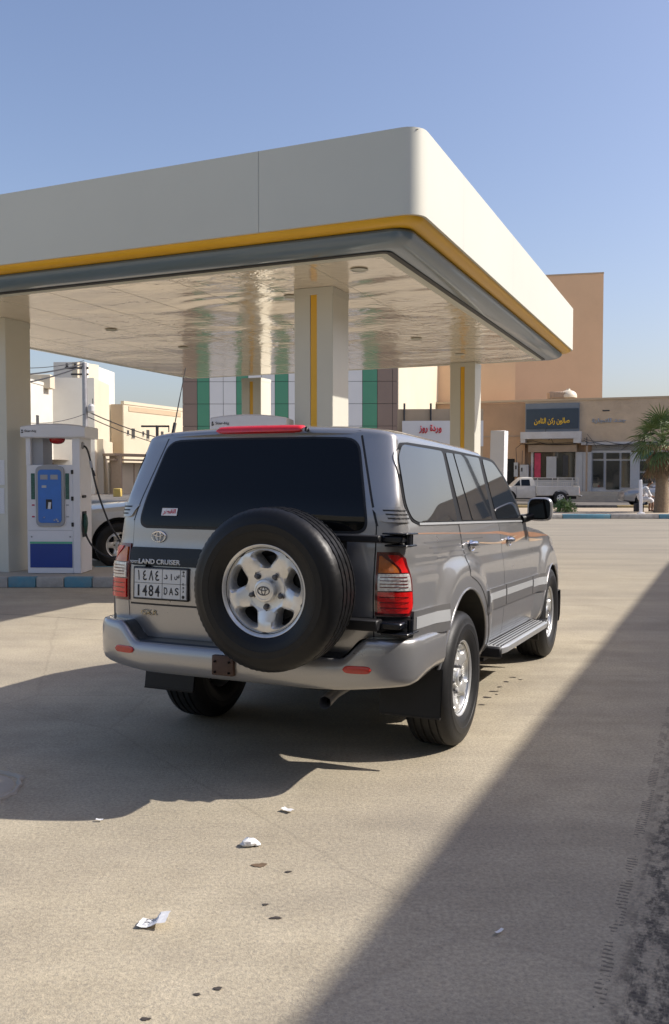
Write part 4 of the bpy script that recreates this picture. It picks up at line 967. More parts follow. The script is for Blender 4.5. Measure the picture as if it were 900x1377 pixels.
def add_wheel(parent, loc, side, name='wheel', roll=0., label=None):
    # side -1: outer face to -Y, +1: outer face to +Y
    o = inst(name, WM[0], parent, loc, (0, roll, 0) if side < 0 else (0, -roll, math.pi))
    if label: o['label'] = label
    inst('rim', WM[1], o); inst('brake_drum', WM[2], o); inst('centre_cap', WM[3], o)
    inst('emblem', WM[5], o, (0, -.1075, 0))
    for k in range(5):
        a = R(54+72*k); inst('lug_nut', WM[4], o, (.0815*math.cos(a), 0, .0815*math.sin(a)))
    return o

suv = empty('off_road_car', 'champagne grey off-road estate car with spare wheel on its tailgate, parked on the sunlit forecourt', 'car', (CX, CY, 0), math.pi/2-SUVYAW)
XF = Matrix.Rotation(RAKE, 4, 'Y')
# ---------------- lower body shell
def shell():
    NV = 42; P = []
    full = [(t, -1) for t in TT[::-1]]+[(t, 1) for t in TT[1:-1]]     # closed loop
    vs_ = list(np.linspace(0, 1, NV))
    for v in vs_:
        row = []
        for t, sg in full:
            x1 = ring(1.0)[0]; x = np.interp(t, TT, x1); zt = float(ztop(x)); zb0 = .43+.20*float(sstep(-.40, -.50, x)); z = zb0+v*(zt-.012-zb0)
            p = pt(t, z, 0, sg); row.append(p)
        P.append(row)
    P = np.array(P); top = P[-1].copy()
    hood = sstep(1.8, 2.1, top[:, 0])
    caps = []
    for k, (s_, dz) in enumerate(((.985, .010), (.96, .018), (.90, .030), (.70, .048), (.35, .058), (.0, .062))):
        r_ = top.copy(); r_[:, 1] *= s_; r_[:, 0] = .8+(top[:, 0]-.8)*(1-(1-s_)*np.where(top[:, 0] < .8, .6, .02))
        r_[:, 2] += dz*hood; caps.append(r_)
    bot = P[0].copy(); bots = []
    for s_ in (.0, .6): r_ = bot.copy(); r_[:, 1] *= s_; r_[:, 2] += .02; bots.append(r_)
    return np.concatenate([np.array(bots), P, np.array(caps)])
G = shell()
body = MB().grid(G, closed_v=True).build('body', M['paint'], suv, smooth=True, weld=.0004, auto=R(50))
cut = []
for ax, az, ar in ARCH:
    for sg in (-1, 1):
        c = MB().lathe([(0, .52*sg), (ar, .52*sg), (ar, 1.3*sg), (0, 1.3*sg)], 64, 'y', c=(ax, 0, az)).build('cutter', M['plastic']); cut.append(c)
for c in cut: c.parent = suv
bool_cut(body, cut)
# ---------------- cabin (upper body) with its roof
def cabin():
    rows = []; full = [(t, -1) for t in TT[::-1]]+[(t, 1) for t in TT[1:-1]]
    zs_ = list(np.linspace(1.285, 1.765, 22))
    base = []
    for z in zs_:
        row = []; u = max(0, (z-1.285)/.50)
        xfz = 1.98-.93*u**1.05
        X, Y = ring(z); b_ = float(np.interp(xfz-.17, X[60:NR+NS], Y[60:NR+NS])); yq, dq = sup(b_, .17, 2.6); q = np.linspace(0, 1, 200)
        xs0 = X[NR]
        for t, sg in full:
            if t < 1: x2, y = np.interp(t, TT, X), np.interp(t, TT, Y)
            elif t < 2: x2 = xs0+(t-1)*(xfz-.17-xs0); y = np.interp(x2, X[NR-3:NR+NS], Y[NR-3:NR+NS])
            else: x2 = xfz-np.interp(3-t, q, dq); y = np.interp(3-t, q, yq)
            row.append((x2, y*sg, z))
        rows.append(row)
    top = np.array(rows[-1])
    for s_, dz in ((.992, .012), (.975, .024), (.95, .034), (.90, .046), (.80, .060), (.60, .075), (.30, .086), (0, .089)):
        r_ = top.copy(); r_[:, 1] *= s_; fr = sstep(.55, 1.25, r_[:, 0])
        mid_ = .25; r_[:, 0] = mid_+(top[:, 0]-mid_)*(1-(1-s_)*.03)
        rear = sstep(-.55, -.95, r_[:, 0]); r_[:, 2] += dz*(1-.35*fr)*(1-.38*rear); rows.append(r_)
    return np.array([list(map(tuple, r)) for r in rows])
cab = MB().grid(cabin(), closed_v=True).build('roof', M['paint'], suv, smooth=True, weld=.0004, auto=R(55))
# ---------------- window band, glass, pillars on both sides
def yside(z): return None
QTR = smooth_poly([(-.715, 1.320), (.0, 1.322), (-.035, 1.735), (-.735, 1.727), (-.822, 1.66), (-.838, 1.50), (-.845, 1.41), (-.795, 1.34)], .035)
RDS = smooth_poly([(.115, 1.325), (.325, 1.325), (.185, 1.735), (.035, 1.732)], .012)
RDW = smooth_poly([(.36, 1.325), (.895, 1.325), (.835, 1.745), (.215, 1.738)], .025)
FDW = smooth_poly([(1.02, 1.328), (1.80, 1.335), (1.74, 1.45), (1.53, 1.60), (1.28, 1.715), (1.18, 1.738), (.93, 1.742)], .03)
BAND = smooth_poly([(-.715, 1.308), (1.88, 1.308), (1.80, 1.46), (1.56, 1.63), (1.30, 1.745), (1.16, 1.762), (-.02, 1.757), (-.75, 1.742), (-.845, 1.67), (-.862, 1.50), (-.868, 1.405), (-.80, 1.325)], .03)
XPILLAR = 1.05
for sg in (-1, 1):
    outline_patch(MB(), BAND, .0035, sg, .008, nn=16).build('window_surround', M['plastic'], suv, smooth=True)
    q = outline_patch(MB(), QTR, .0075, sg, .004, nn=12).build('quarter_window', M['sideglass'], suv, smooth=True)
    patch(MB(), -.70, 1.90, 1.304, 1.316, .0085, sg, 2, 60, skirt=.006).build('belt_strip', M['trimbright'], suv, smooth=True)
# ---------------- doors
def rear_edge(z): 
    a, zc, rr = ARCH[0]; q = (rr+.065)**2-(z-zc)**2
    return max(.035, a+math.sqrt(q) if q > 0 else -1)
def front_edge(z):
    a, zc, rr = ARCH[1]; q = (rr+.05)**2-(z-zc)**2
    return min(1.99, 99 if q < 0 else max(a-math.sqrt(q), 1.99) if False else 1.99)
def seam(mb, ef, z0, z1, sg, wd=.0065, off=.0016, n=26):
    rows = []
    for i in range(n+1):
        z = z0+(z1-z0)*i/n; x = edge(ef, z)
        rows.append([pt(t_x(x-wd/2, z), z, off, sg), pt(t_x(x+wd/2, z), z, off, sg)])
    return mb.grid(np.array(rows))
for sg in (-1, 1):
    sm = MB(); seam(sm, rear_edge, .47, 1.305, sg); seam(sm, XPILLAR, .47, 1.305, sg); seam(sm, 1.995, .47, 1.27, sg)
    rows = [[pt(t_x(.46+1.53*i/30, .468), .4645, .0016, sg), pt(t_x(.46+1.53*i/30, .468), .4715, .0016, sg)] for i in range(31)]; sm.grid(np.array(rows))
    sm.build('door_gap', M['black'], suv)
    for (ea, eb, glass, hx) in ((lambda z: rear_edge(z)+.004, XPILLAR-.0035, (RDS, RDW), .235), (XPILLAR+.0035, 1.99, (FDW,), 1.275)):
        d = patch(MB(), ea, eb, .473, 1.300, .0030, sg, 30, 40, skirt=.005).build('door', M['paint'], suv, smooth=True)
        for gl in glass: outline_patch(MB(), gl, .0075, sg, .004, nn=12).build('side_window', M['sideglass'], d, smooth=True)
        # handle: chrome dish with a pull bar
        hz = 1.168; c = pt(t_x(hx, hz), hz, .004, sg)
        h = MB()
        prf = [(0, .0), (.045, .003), (.052, .008), (.056, .004), (.058, -.002)]
        rws = []
        for k in range(25):
            a = 2*math.pi*k/24; rws.append([(c[0]+r*1.15*math.cos(a), c[1]+sg*o_, c[2]+r*.62*math.sin(a)) for r, o_ in prf])
        h.grid(np.array(rws))
        h.tube([(c[0]-.075, c[1]+sg*.006, c[2]+.010), (c[0]-.062, c[1]+sg*.022, c[2]+.012), (c[0]-.01, c[1]+sg*.028, c[2]+.013), (c[0]+.04, c[1]+sg*.024, c[2]+.012), (c[0]+.066, c[1]+sg*.006, c[2]+.010)], [.013, .017, .019, .017, .012], 12)
        h.build('door_handle', M['chrome'], d, smooth=True)
        # moulding with a bright insert
        x0, x1 = (rear_edge(.80)+.02, XPILLAR-.008) if hx < 1 else (XPILLAR+.008, 1.985)
        mo = patch(MB(), x0, x1, .735, .875, .016, sg, 8, 24, skirt=.016).build('side_moulding', M['trimgrey'], d, smooth=True, auto=R(25))
        patch(MB(), x0+.012, x1-.012, .800, .845, .0185, sg, 2, 24, skirt=.004).build('bright_insert', M['trimbright'], mo, smooth=True, auto=R(30))
    # mouldings on the rear quarter and front wing
    for x0, x1, nm in ((-.905, -.45, 'side_moulding'), (2.0, 2.42, 'side_moulding')):
        mo = patch(MB(), x0, x1, .735, .875, .016, sg, 8, 16, skirt=.016).build(nm, M['trimgrey'], suv, smooth=True, auto=R(25))
        patch(MB(), x0+.02, x1-.012, .785, .845, .0185, sg, 2, 12, skirt=.004).build('bright_insert', M['trimbright'], mo, smooth=True, auto=R(30))
    # arch lips
    for ax, az, ar in ARCH:
        pts = []
        for k in range(41):
            a = R(-8+196*k/40); x, z = ax+ar*math.cos(a), az+ar*math.sin(a)
            if z < .46 and ar > .47 and math.cos(a) < 0: continue
            z = max(z, .44); p = pt(t_x(x, z), z, .0, sg); pts.append((p[0], p[1]-sg*.003, p[2]))
        MB().tube(pts, .008, 8).build('arch_lip', M['paint'], suv, smooth=True)
    # decals: grey lines, then the orange and tan wave
    dz = MB()
    for k in range(4):
        z = 1.212-.030*k; dz.grid(np.array([[pt(t_x(x, z), z+q*(.0045), .0036 if x > .03 else .0014, sg) for q in (-1, 1)] for x in np.linspace(-.66+.06*k, .55-.05*k, 40)]))
    dz.build('grey_stripes', M['stripe_g'], suv)
    def wave(x, zc, hw, m_, nm, off):
        rows = []
        for xx, zz, hh in zip(x, zc, hw):
            rows.append([pt(t_x(xx, zz), zz+q*hh, off+(.0022 if xx > .03 else 0), sg) for q in (-1, -.3, .3, 1)])
        return MB().grid(np.array(rows)).build(nm, m_, suv)
    xs = np.linspace(-.80, 1.98, 120)
    zc = 1.250-.012*np.sin(xs*1.7)-.028*sstep(.9, 1.5, xs)+.0*xs; hw = .0028+.008*sstep(.3, 1.3, xs)
    wave(xs, zc, hw, M['stripe_o'], 'orange_stripe', .0013)
    xs = np.linspace(.15, 1.97, 90); zc = 1.205+.0*xs-.028*np.sin((xs-.2)*2.0)-.01; hw = .004+.018*np.exp(-((xs-1.5)/.35)**2)
    wave(xs, zc, hw, M['stripe_b'], 'tan_stripe', .0018)
    xs = np.linspace(1.05, 1.97, 50); zc = 1.160+.055*np.sin((xs-1.05)*1.6)**2; hw = .006+.010*sstep(1.2, 1.8, xs)
    wave(xs, zc, hw, M['stripe_o'], 'orange_stripe', .0022)
    xs = np.linspace(2.01, 2.9, 50); zc = 1.205-.03*(xs-2.0); hw = .020*(1-.8*sstep(2.1, 2.9, xs))
    wave(xs, zc, hw, M['stripe_o'], 'orange_stripe', .0013)
    xs = np.linspace(2.01, 2.6, 40); zc = 1.160-.02*(xs-2.0); hw = .012*(1-.8*sstep(2.1, 2.6, xs))
    wave(xs, zc, hw, M['stripe_b'], 'tan_stripe', .0018)
    # cabin air vent behind the quarter window
    v = outline_patch(MB(), smooth_poly([(-.965, 1.318), (-.825, 1.318), (-.885, 1.395), (-.962, 1.395)], .012), .010, sg, .012, nn=6).build('air_vent', M['paint'], suv, smooth=True)
    vb = MB()
    for k in range(3):
        z = 1.338+.0195*k; vb.grid(np.array([[pt(t_x(x, z), z+q*.0038, .0125, sg) for q in (-1, 1)] for x in np.linspace(-.953, -.850-.016*k, 8)]))
    vb.build('vent_slot', M['black'], v)
    # tail lamps wrapping round the corner
    def lamp(mb, y0, x1, z0, z1, off, skirt, n=10, m=22, tilt=0.):
        zz = [z0+(z1-z0)*i/n for i in range(n+1)]
        return patch(mb, y0, x1, z0, z1, off, sg, n, m, mode=(t_y, t_x), skirt=skirt)
    xe = lambda z: -.905-.018*sstep(1.02, 1.17, z)-.02*sstep(1.14, 1.17, z)-.02*sstep(.9, .86, z)
    lh = lamp(MB(), .741, xe, .852, 1.170, .010, .014).build('tail_lamp', M['lensdark'], suv, smooth=True, auto=R(60))
    xi = lambda z: xe(z)-.012
    lamp(MB(), .755, xi, .868, .972, .018, .010).build('red_lens', M['lensred'], lh, smooth=True, auto=R(60))
    lamp(MB(), .755, lambda z: xi(z)-.006, .979, 1.060, .020, .012).build('clear_lens', M['lensclear'], lh, smooth=True, auto=R(60))
    lamp(MB(), .755, lambda z: -.958-.02*sstep(1.08, 1.15, z), 1.066, 1.150, .018, .010).build('amber_lens', M['lensamber'], lh, smooth=True, auto=R(60))
    patch(MB(), lambda z: -.950-.02*sstep(1.08, 1.15, z), lambda z: xi(z)-.004, 1.066, 1.155, .016, sg, 6, 5, skirt=.008).build('red_lens', M['lensred'], lh, smooth=True)
    gr_ = MB()
    for z in (.895, .921, .947, .996, 1.012, 1.028, 1.044): gr_.grid(np.array([[pt(t_y(.765, z)+(t_x(xi(z)-.02, z)-t_y(.765, z))*j/24, z+q*.0022, .0205 if z < .98 else .0222, sg) for q in (-1, 1)] for j in range(25)]))
    gr_.build('lens_rib', M['lensdark'], lh)
# black pocket under the right lamp (lower hinge)
for sg in (-1, 1):
    patch(MB(), .748, -.90, .765, .848, .004, sg, 6, 20, mode=(t_y, t_x), skirt=.006).build('corner_trim', M['plastic'] if sg < 0 else M['paint'], suv, smooth=True)
# ---------------- rear: tailgate, glass
def rearpatch(mb, y0, y1, z0, z1, off, skirt=.005, n=12, m=30, mi=0):
    rows, Q = [], []
    for i in range(n+1):
        z = z0+(z1-z0)*i/n; a, b_ = edge(y0, z), edge(y1, z); r1, r2 = [], []
        for j in range(m+1):
            y = a+(b_-a)*j/m; s_ = -1 if y < 0 else 1; t = t_y(abs(y), z)
            r1.append(pt(t, z, off, s_)); r2.append(pt(t, z, off-skirt, s_))
        rows.append(r1); Q.append(r2)
    P, Q = np.array(rows), np.array(Q); N, K = P.shape[:2]; E = np.zeros((N+2, K+2, 3))
    E[1:-1, 1:-1] = P; E[0, 1:-1] = Q[0]; E[-1, 1:-1] = Q[-1]; E[1:-1, 0] = Q[:, 0]; E[1:-1, -1] = Q[:, -1]
    E[0, 0], E[0, -1], E[-1, 0], E[-1, -1] = Q[0, 0], Q[0, -1], Q[-1, 0], Q[-1, -1]
    return mb.grid(E, mi=mi)
yg = lambda z: .729-.0*z-max(0, (z-1.30))*.30
gl = MB(); rearpatch(gl, lambda z: -yg(z)-.006, lambda z: yg(z)+.006, .690, 1.795, .0006, .0004, 40, 50); gl.build('tailgate_gap', M['black'], suv)
tg = rearpatch(MB(), lambda z: -yg(z), lambda z: yg(z), .842, 1.775, .0042, .008, 50, 60).build('tailgate', M['paint'], suv, smooth=True)
rearpatch(MB(), lambda z: -yg(z), lambda z: yg(z), .655, .832, .0062, .008, 12, 50).build('lower_tailgate', M['paint'], suv, smooth=True)
def rear_outline(mb, pts, off, depth, nn=12):
    pts = np.array(pts); z0, z1 = pts[:, 1].min(), pts[:, 1].max(); n = len(pts); zz = []
    for i in range(nn*2+1):
        u = .5-.5*math.cos(math.pi*i/(nn*2)); z = z0+(z1-z0)*(.001+.998*u); xs = []
        for k in range(n):
            p, q = pts[k], pts[(k+1) % n]
            if (p[1]-z)*(q[1]-z) <= 0 and abs(p[1]-q[1]) > 1e-9: xs.append(p[0]+(q[0]-p[0])*(z-p[1])/(q[1]-p[1]))
        zz.append((z, min(xs), max(xs)))
    G_, Q_ = [], []
    for z, a, b_ in zz:
        r1, r2 = [], []
        for j in range(31):
            y = a+(b_-a)*j/30; s_ = -1 if y < 0 else 1; t = t_y(abs(y), z); r1.append(pt(t, z, off, s_)); r2.append(pt(t, z, off-depth, s_))
        G_.append(r1); Q_.append(r2)
    P, Q = np.array(G_), np.array(Q_); N, K = P.shape[:2]; E = np.zeros((N+2, K+2, 3))
    E[1:-1, 1:-1] = P; E[0, 1:-1] = Q[0]; E[-1, 1:-1] = Q[-1]; E[1:-1, 0] = Q[:, 0]; E[1:-1, -1] = Q[:, -1]
    E[0, 0], E[0, -1], E[-1, 0], E[-1, -1] = Q[0, 0], Q[0, -1], Q[-1, 0], Q[-1, -1]
    return mb.grid(E)
WIN = smooth_poly([(-.683, 1.272), (.683, 1.272), (.655, 1.42), (.575, 1.745), (.30, 1.752), (-.30, 1.752), (-.575, 1.745), (-.655, 1.42)], .07, 6)
SUR = smooth_poly([(-.697, 1.258), (.697, 1.258), (.668, 1.42), (.585, 1.757), (.30, 1.764), (-.30, 1.764), (-.585, 1.757), (-.668, 1.42)], .08, 6)
rear_outline(MB(), SUR, .0062, .004, 16).build('window_seal', M['black'], tg, smooth=True)
rw_ = rear_outline(MB(), WIN, .0092, .004, 16).build('rear_window', M['glass'], tg, smooth=True)
# roof-edge spoiler with the high brake lamp
mb = MB(); rows = []
for j in range(41):
    y = -.60+1.2*j/40; a = abs(y)/.60; x0 = -.872+.05*a**3; zt = 1.814-.012*a**2
    rows.append([(x0+.10, y, zt+.012), (x0+.02, y, zt+.006), (x0-.014, y, zt-.010), (x0-.018, y, zt-.026), (x0+.01, y, zt-.040), (x0+.07, y, zt-.040)])
mb.grid(np.array(rows)).build('roof_spoiler', M['paint'], suv, smooth=True, auto=R(60))
mb = MB(); rows = []
for j in range(41):
    u = -1+2*j/40; y = -.006+.262*u; e = (1-abs(u)**6)**(1/6) if abs(u) < 1 else 0; hz = .004+.014*e; zc_ = 1.804; x0 = -.899+.012*u*u
    rows.append([(x0+.05, y, zc_+hz+.012), (x0+.01, y, zc_+hz+.006), (x0-.010, y, zc_+hz*.4), (x0-.010, y, zc_-hz*.6), (x0+.006, y, zc_-hz-.002), (x0+.05, y, zc_-hz)])
hb = mb.grid(np.array(rows)).build('high_brake_lamp', M['lensred'], suv, smooth=True, auto=R(60))
MB().tube([(-.887, -.300, 1.80), (-.912, -.304, 1.806), (-.915, -.303, 1.79)], [.011, .010, .008], 10).build('washer_nozzle', M['plastic'], suv, smooth=True)
# gutters between roof and tailgate
for sg in (-1, 1):
    pts = [pt(t_y(.745, 1.30), 1.30, .002, sg)]
    rows = []
    for i in range(31):
        z = 1.30+.475*i/30; y = yg(z)+.008; rows.append([pt(t_y(y-.004, z), z, .0012, sg), pt(t_y(y+.004, z), z, .0012, sg)])
    MB().grid(np.array(rows)).build('pillar_gap', M['black'], suv)
# garnish strip with its writing, plate recess, plate, badges
def RX(y, z, off=0.): return pt(t_y(abs(y), z), z, off, -1 if y < 0 else 1)
strip = rear_outline(MB(), smooth_poly([(.732, 1.050), (.235, 1.050), (.215, 1.075), (.215, 1.130), (.255, 1.152), (.735, 1.152)], .03), .014, .014, 10).build('black_garnish', M['blackgloss'], tg, smooth=True, auto=R(50))
TR, TU = (0, -1, 0), (0, 0, 1)
p = RX(.545, 1.073); text('lettering', 'LAND CRUISER', .272, .028, M['platewhite'], strip, (p[0]-.0165, .5245, 1.075), TR, (.0, 0, 1), .0025, .03)
text('lettering', 'TOYOTA', .066, .016, M['platewhite'], strip, (RX(.69, 1.072)[0]-.0185, .692, 1.070), TR, TU, .002, .05)
MB().lathe([(.014, -.004), (.014, .012), (0, .012)], 16, 'x', c=(RX(.60, 1.04)[0]-.02, .60, 1.044)).build('lock_button', M['plastic'], tg, smooth=True)
rec = rear_outline(MB(), smooth_poly([(.725, .852), (.262, .852), (.262, 1.046), (.725, 1.046)], .02), .0075, .006, 8).build('plate_recess', M['paint'], tg, smooth=True)
# plate: frame, sheet, dividing lines, characters
PX = RX(.5, .95)[0]-.018; PY, PZ, PW, PH = .510, .955, .345, .166
plate = MB().box(PX-.004, PX+.012, PY-PW/2-.008, PY+PW/2+.008, PZ-PH/2-.008, PZ+PH/2+.008, bev=.004).build('number_plate', M['plastic'], tg, smooth=True)
MB().box(PX-.0065, PX-.002, PY-PW/2, PY+PW/2, PZ-PH/2, PZ+PH/2, bev=.001).build('plate_sheet', M['platewhite'], plate)
ln = MB(); xx = (PX-.0078, PX-.006)
cut_x = PY-PW/2+.040          # strip at the right
dv_x = PY-PW/2+.040+.118
ln.box(*xx, PY-PW/2+.003, PY+PW/2-.003, PZ-.001+.002, PZ+.001+.002); ln.box(*xx, dv_x-.001, dv_x+.001, PZ-PH/2+.003, PZ+PH/2-.003)
ln.box(*xx, cut_x-.001, cut_x+.001, PZ-PH/2+.003, PZ+PH/2-.003)
for a_, b__, c_, d_ in ((PY-PW/2+.001, PY-PW/2+.003, PZ-PH/2, PZ+PH/2), (PY+PW/2-.003, PY+PW/2-.001, PZ-PH/2, PZ+PH/2)): ln.box(*xx, a_, b__, c_, d_)
for z_ in (PZ-PH/2+.001, PZ+PH/2-.003): ln.box(PX-.0079, PX-.006, PY-PW/2+.003, PY+PW/2-.003, z_, z_+.002)
ln.build('plate_line', M['ink'], plate)
lx = PX-.0072; cl = (dv_x+PY+PW/2)/2; cr_ = (cut_x+dv_x)/2
def ptxt(s_, y, z, w_, h_, bold=.02): text('plate_character', s_, w_, h_, M['ink'], plate, (lx, y, z), TR, TU, .0012, bold)
for s_, k, w_ in (('1', -1.5, .011), ('4', -.5, .031), ('8', .5, .031), ('4', 1.5, .031)): ptxt(s_, cl-k*.041, PZ-.040, w_, .062, .012)
for s_, k, w_ in (('\u0661', -1.5, .010), ('\u0664', -.5, .026), ('\u0668', .5, .030), ('\u0664', 1.5, .026)): ptxt(s_, cl-k*.041, PZ+.044, w_, .056, .012)
for s_, k, w_ in (('D', -1, .022), ('A', 0, .026), ('S', 1, .023)): ptxt(s_, cr_-k*.036, PZ-.038, w_, .040, .012)
for s_, k, w_, h_ in (('\u062f', -1, .022, .026), ('\u0627', 0, .006, .034), ('\u0633', 1, .032, .030)): ptxt(s_, cr_-k*.036, PZ+.040, w_, h_, .012)
ks = PY-PW/2+.021
for s_, z in (('K', .004), ('S', -.016), ('A', -.036)): ptxt(s_, ks, PZ+z, .011, .012, .02)
mb = MB().lathe([(.009, -.0006), (.009, 0), (0, 0)], 20, 'x', c=(PX-.0082, ks, PZ-.066)).build('plate_dot', M['ink'], plate)
# palm and crossed blades, small, above the letters
mb = MB(); 
for a in (-60, -30, 0, 30, 60): mb.obox((lx, ks-.005*math.sin(R(a)), PZ+.066+.005*math.cos(R(a))), (0, -.0045*math.sin(R(a)), .0045*math.cos(R(a))), (0, .0011*math.cos(R(a)), .0011*math.sin(R(a))), (.0008, 0, 0))
mb.obox((lx-.0002, ks, PZ+.059), (0, 0, .007), (0, .0012, 0), (.0008, 0, 0))
for s_ in (-1, 1): mb.obox((lx-.0004*s_, ks, PZ+.048), (0, .0085, .0035*s_), (0, -.0004*s_, .001), (.0008, 0, 0))
mb.build('plate_emblem', M['ink'], plate)
text('badge_lettering', 'GX.R', .105, .029, M['gold'], suv, (RX(.60, .79)[0]-.012, .598, .790), TR, TU, .003, .004)
em = inst('rear_emblem', WM[5], tg); em.matrix_local = XF @ Matrix.Translation((RX(.545, 1.215)[0]-.013, .545, 1.214)) @ Matrix.Rotation(-math.pi/2, 4, 'Z') @ Matrix.Scale(1.45, 4)
em.data = WM[5].copy(); em.data.materials.clear(); em.data.materials.append(M['chrome'])
# window sticker
pS = RX(.47, 1.37, .0125); ang = math.atan2(.33, 1.0)
up = Vector((.30, 0, 1)).normalized()
st_ = MB(); st_.obox((RX(.48, 1.352, .0)[0]-.0145, .482, 1.352), (0, .050, .0), tuple(up*.0215), (-.0008, 0, .00024)); so = st_.build('window_sticker', M['paper'], rw_)
text('sticker_lettering', '\uFEAE\uFEC4\uFED8\uFEDF\uFE8D', .082, .034, M['signred'], so, (RX(.48, 1.352, .0)[0]-.0158, .482, 1.352), TR, up, .0006, .03)
# interior glimpses are left to the dark tint; rear wiper is hidden by the spare
# ---------------- bumper
def brow(t, X_, Y_): return None
def bumper():
    y1, d1 = sup(.955, .34, 4.2); q = np.linspace(0, 1, 200); out = []
    ts = np.linspace(0, 1, 50); yy, xx = np.interp(ts, q, y1), -1.125+np.interp(ts, q, d1)
    sx_ = np.linspace(-1.125+.34, -.485, 12)[1:]; yy = np.concatenate([yy, np.full(11, .955)+.004*np.arange(11)/10]); xx = np.concatenate([xx, sx_])
    # centre bulges back slightly
    return xx-.02*(1-np.clip(yy/.9, 0, 1)**2), yy
bx_, by_ = bumper(); rows = []
full = [(x, -y) for x, y in zip(bx_[::-1], by_[::-1])]+[(x, y) for x, y in zip(bx_[1:], by_[1:])]
full = np.array(full); tg_ = np.gradient(full, axis=0); L = np.hypot(tg_[:, 0], tg_[:, 1]); nrm = np.stack([-tg_[:, 1]/L, tg_[:, 0]/L], 1)
if nrm[len(nrm)//2][0] > 0: nrm = -nrm
for (x, y), (nx, ny) in zip(full, nrm):
    ay = abs(y); side = sstep(-1.0, -.55, x)
    zt = .640+.105*float(sstep(.60, .74, ay)) if x < -.8 else .745
    zt = zt-.0*side; zb = .474+.030*float(sstep(.5, .95, ay))+.035*float(side)
    ins = [(.17, zt-.004), (.05, zt-.001), (.022, zt), (.008, zt-.006), (.001, zt-.020), (-.004, zt-.05), (-.004, (zt+zb)/2), (0, zb+.055), (.012, zb+.022), (.030, zb+.006), (.06, zb), (.16, zb+.01)]
    rows.append([(x-nx*i_, y-ny*i_, z) for i_, z in ins])
bump_o = MB().grid(np.array(rows)).build('rear_bumper', M['paint'], suv, smooth=True, auto=R(60))
mb = MB(); rows = []
for j in range(31):
    y = -.60+1.2*j/30; a = 1-(abs(y)/.60)**10*.6; xo = -1.125-.02*(1-(abs(y)/.9)**2)
    rows.append([(-.96, y, .650), (-1.00, y, .652), (xo+.045, y, .648), (xo+.036, y, .640)])
mb.grid(np.array(rows))
for sg in (-1, 1): mb.grid(np.array([[(-1.135+.09*k, sg*(.595+.12*q), .6465+.098*q*q*(3-2*q)) for q in np.linspace(0, 1, 9)] for k in (.55, 1, 1.9)]))
mb.build('step_pad', M['steppad'], bump_o, smooth=True)
for sg, yc in ((1, .688), (-1, -.694)):
    k = int(np.argmin(abs(full[:, 1]-yc)+(full[:, 0] > -.8)*9)); rows = []
    for j in range(-8, 9):
        u = j/8; y = yc+.070*u; x = np.interp(y, full[20:-20, 1], full[20:-20, 0]); hz = .0185*(1-abs(u)**5)**.5; s0 = -.004
        rows.append([(x+.004, y, .594-hz-.002), (x-.010, y, .594-hz), (x-.014, y, .594), (x-.010, y, .594+hz), (x+.004, y, .594+hz+.002)])
    MB().grid(np.array(rows)).build('bumper_reflector', M['reflector'], bump_o, smooth=True)
hc = MB().box(-1.170, -1.13, -.030, .098, .510, .615, bev=.008, seg=2)
hc.build('towing_cover', M['rust'], bump_o, smooth=True)
for y_ in (-.008, .076):
    for z_ in (.528, .583): MB().lathe([(.006, -1.178), (.006, -1.169), (0, -1.179)], 8, 'x', c=(0, y_, z_)).build('bolt', M['black'], bump_o)
# ---------------- spare wheel carrier and spare wheel
XF = None
SP = (-1.389, -.336, 1.045)
spare = add_wheel(suv, (SP[0]+.108, SP[1], SP[2]), -1, 'spare_wheel', label='spare wheel in a black tyre carried on the tailgate')
spare.rotation_euler = (0, 0, 0); spare.matrix_local = Matrix.Translation((SP[0]+.108, SP[1], SP[2])) @ Matrix.Rotation(-math.pi/2, 4, 'Z') @ Matrix.Rotation(R(0), 4, 'Y')
spare.data = spare.data.copy(); spare.data.materials.clear(); spare.data.materials.append(M['cleantyre'])
XF = Matrix.Rotation(RAKE, 4, 'Y')
mb = MB()
mb.box(-1.12, -1.06, -.80, -.30, 1.222, 1.258, bev=.006); mb.box(-1.13, -1.05, -.80, -.30, .790, .845, bev=.006)
mb.box(-1.14, -1.07, -.42, -.26, .78, 1.26, bev=.006); mb.tube([(-1.09, -.60, .82), (-1.09, -.60, 1.24)], .02, 10)
mb.lathe([(.10, -1.20), (.10, -1.10), (.05, -1.08)], 24, 'x', c=(0, -.336, .99))
car_ = mb.build('spare_wheel_carrier', M['plastic'], suv, smooth=True)
hinge = MB(); hinge.box(-1.075, -.93, -.905, -.775, 1.220, 1.256, bev=.008); hinge.box(-1.08, -.90, -.930, -.800, 1.262, 1.270, bev=.003); hinge.box(-1.07, -.90, -.925, -.81, 1.202, 1.212, bev=.004)
hinge.tube([(-.99, -.905, 1.20), (-.99, -.905, 1.268)], .017, 12); hinge.tube([(-.935, -.902, 1.20), (-.935, -.902, 1.268)], .012, 10)
hinge.build('hinge', M['blackgloss'], suv, smooth=True)
hinge = MB(); hinge.box(-1.085, -.94, -.905, -.76, .797, .832, bev=.008); hinge.tube([(-.99, -.925, .78), (-.99, -.925, .842)], .016, 12); hinge.box(-1.08, -.90, -.94, -.80, .770, .782, bev=.004)
hinge.build('hinge', M['blackgloss'], suv, smooth=True)
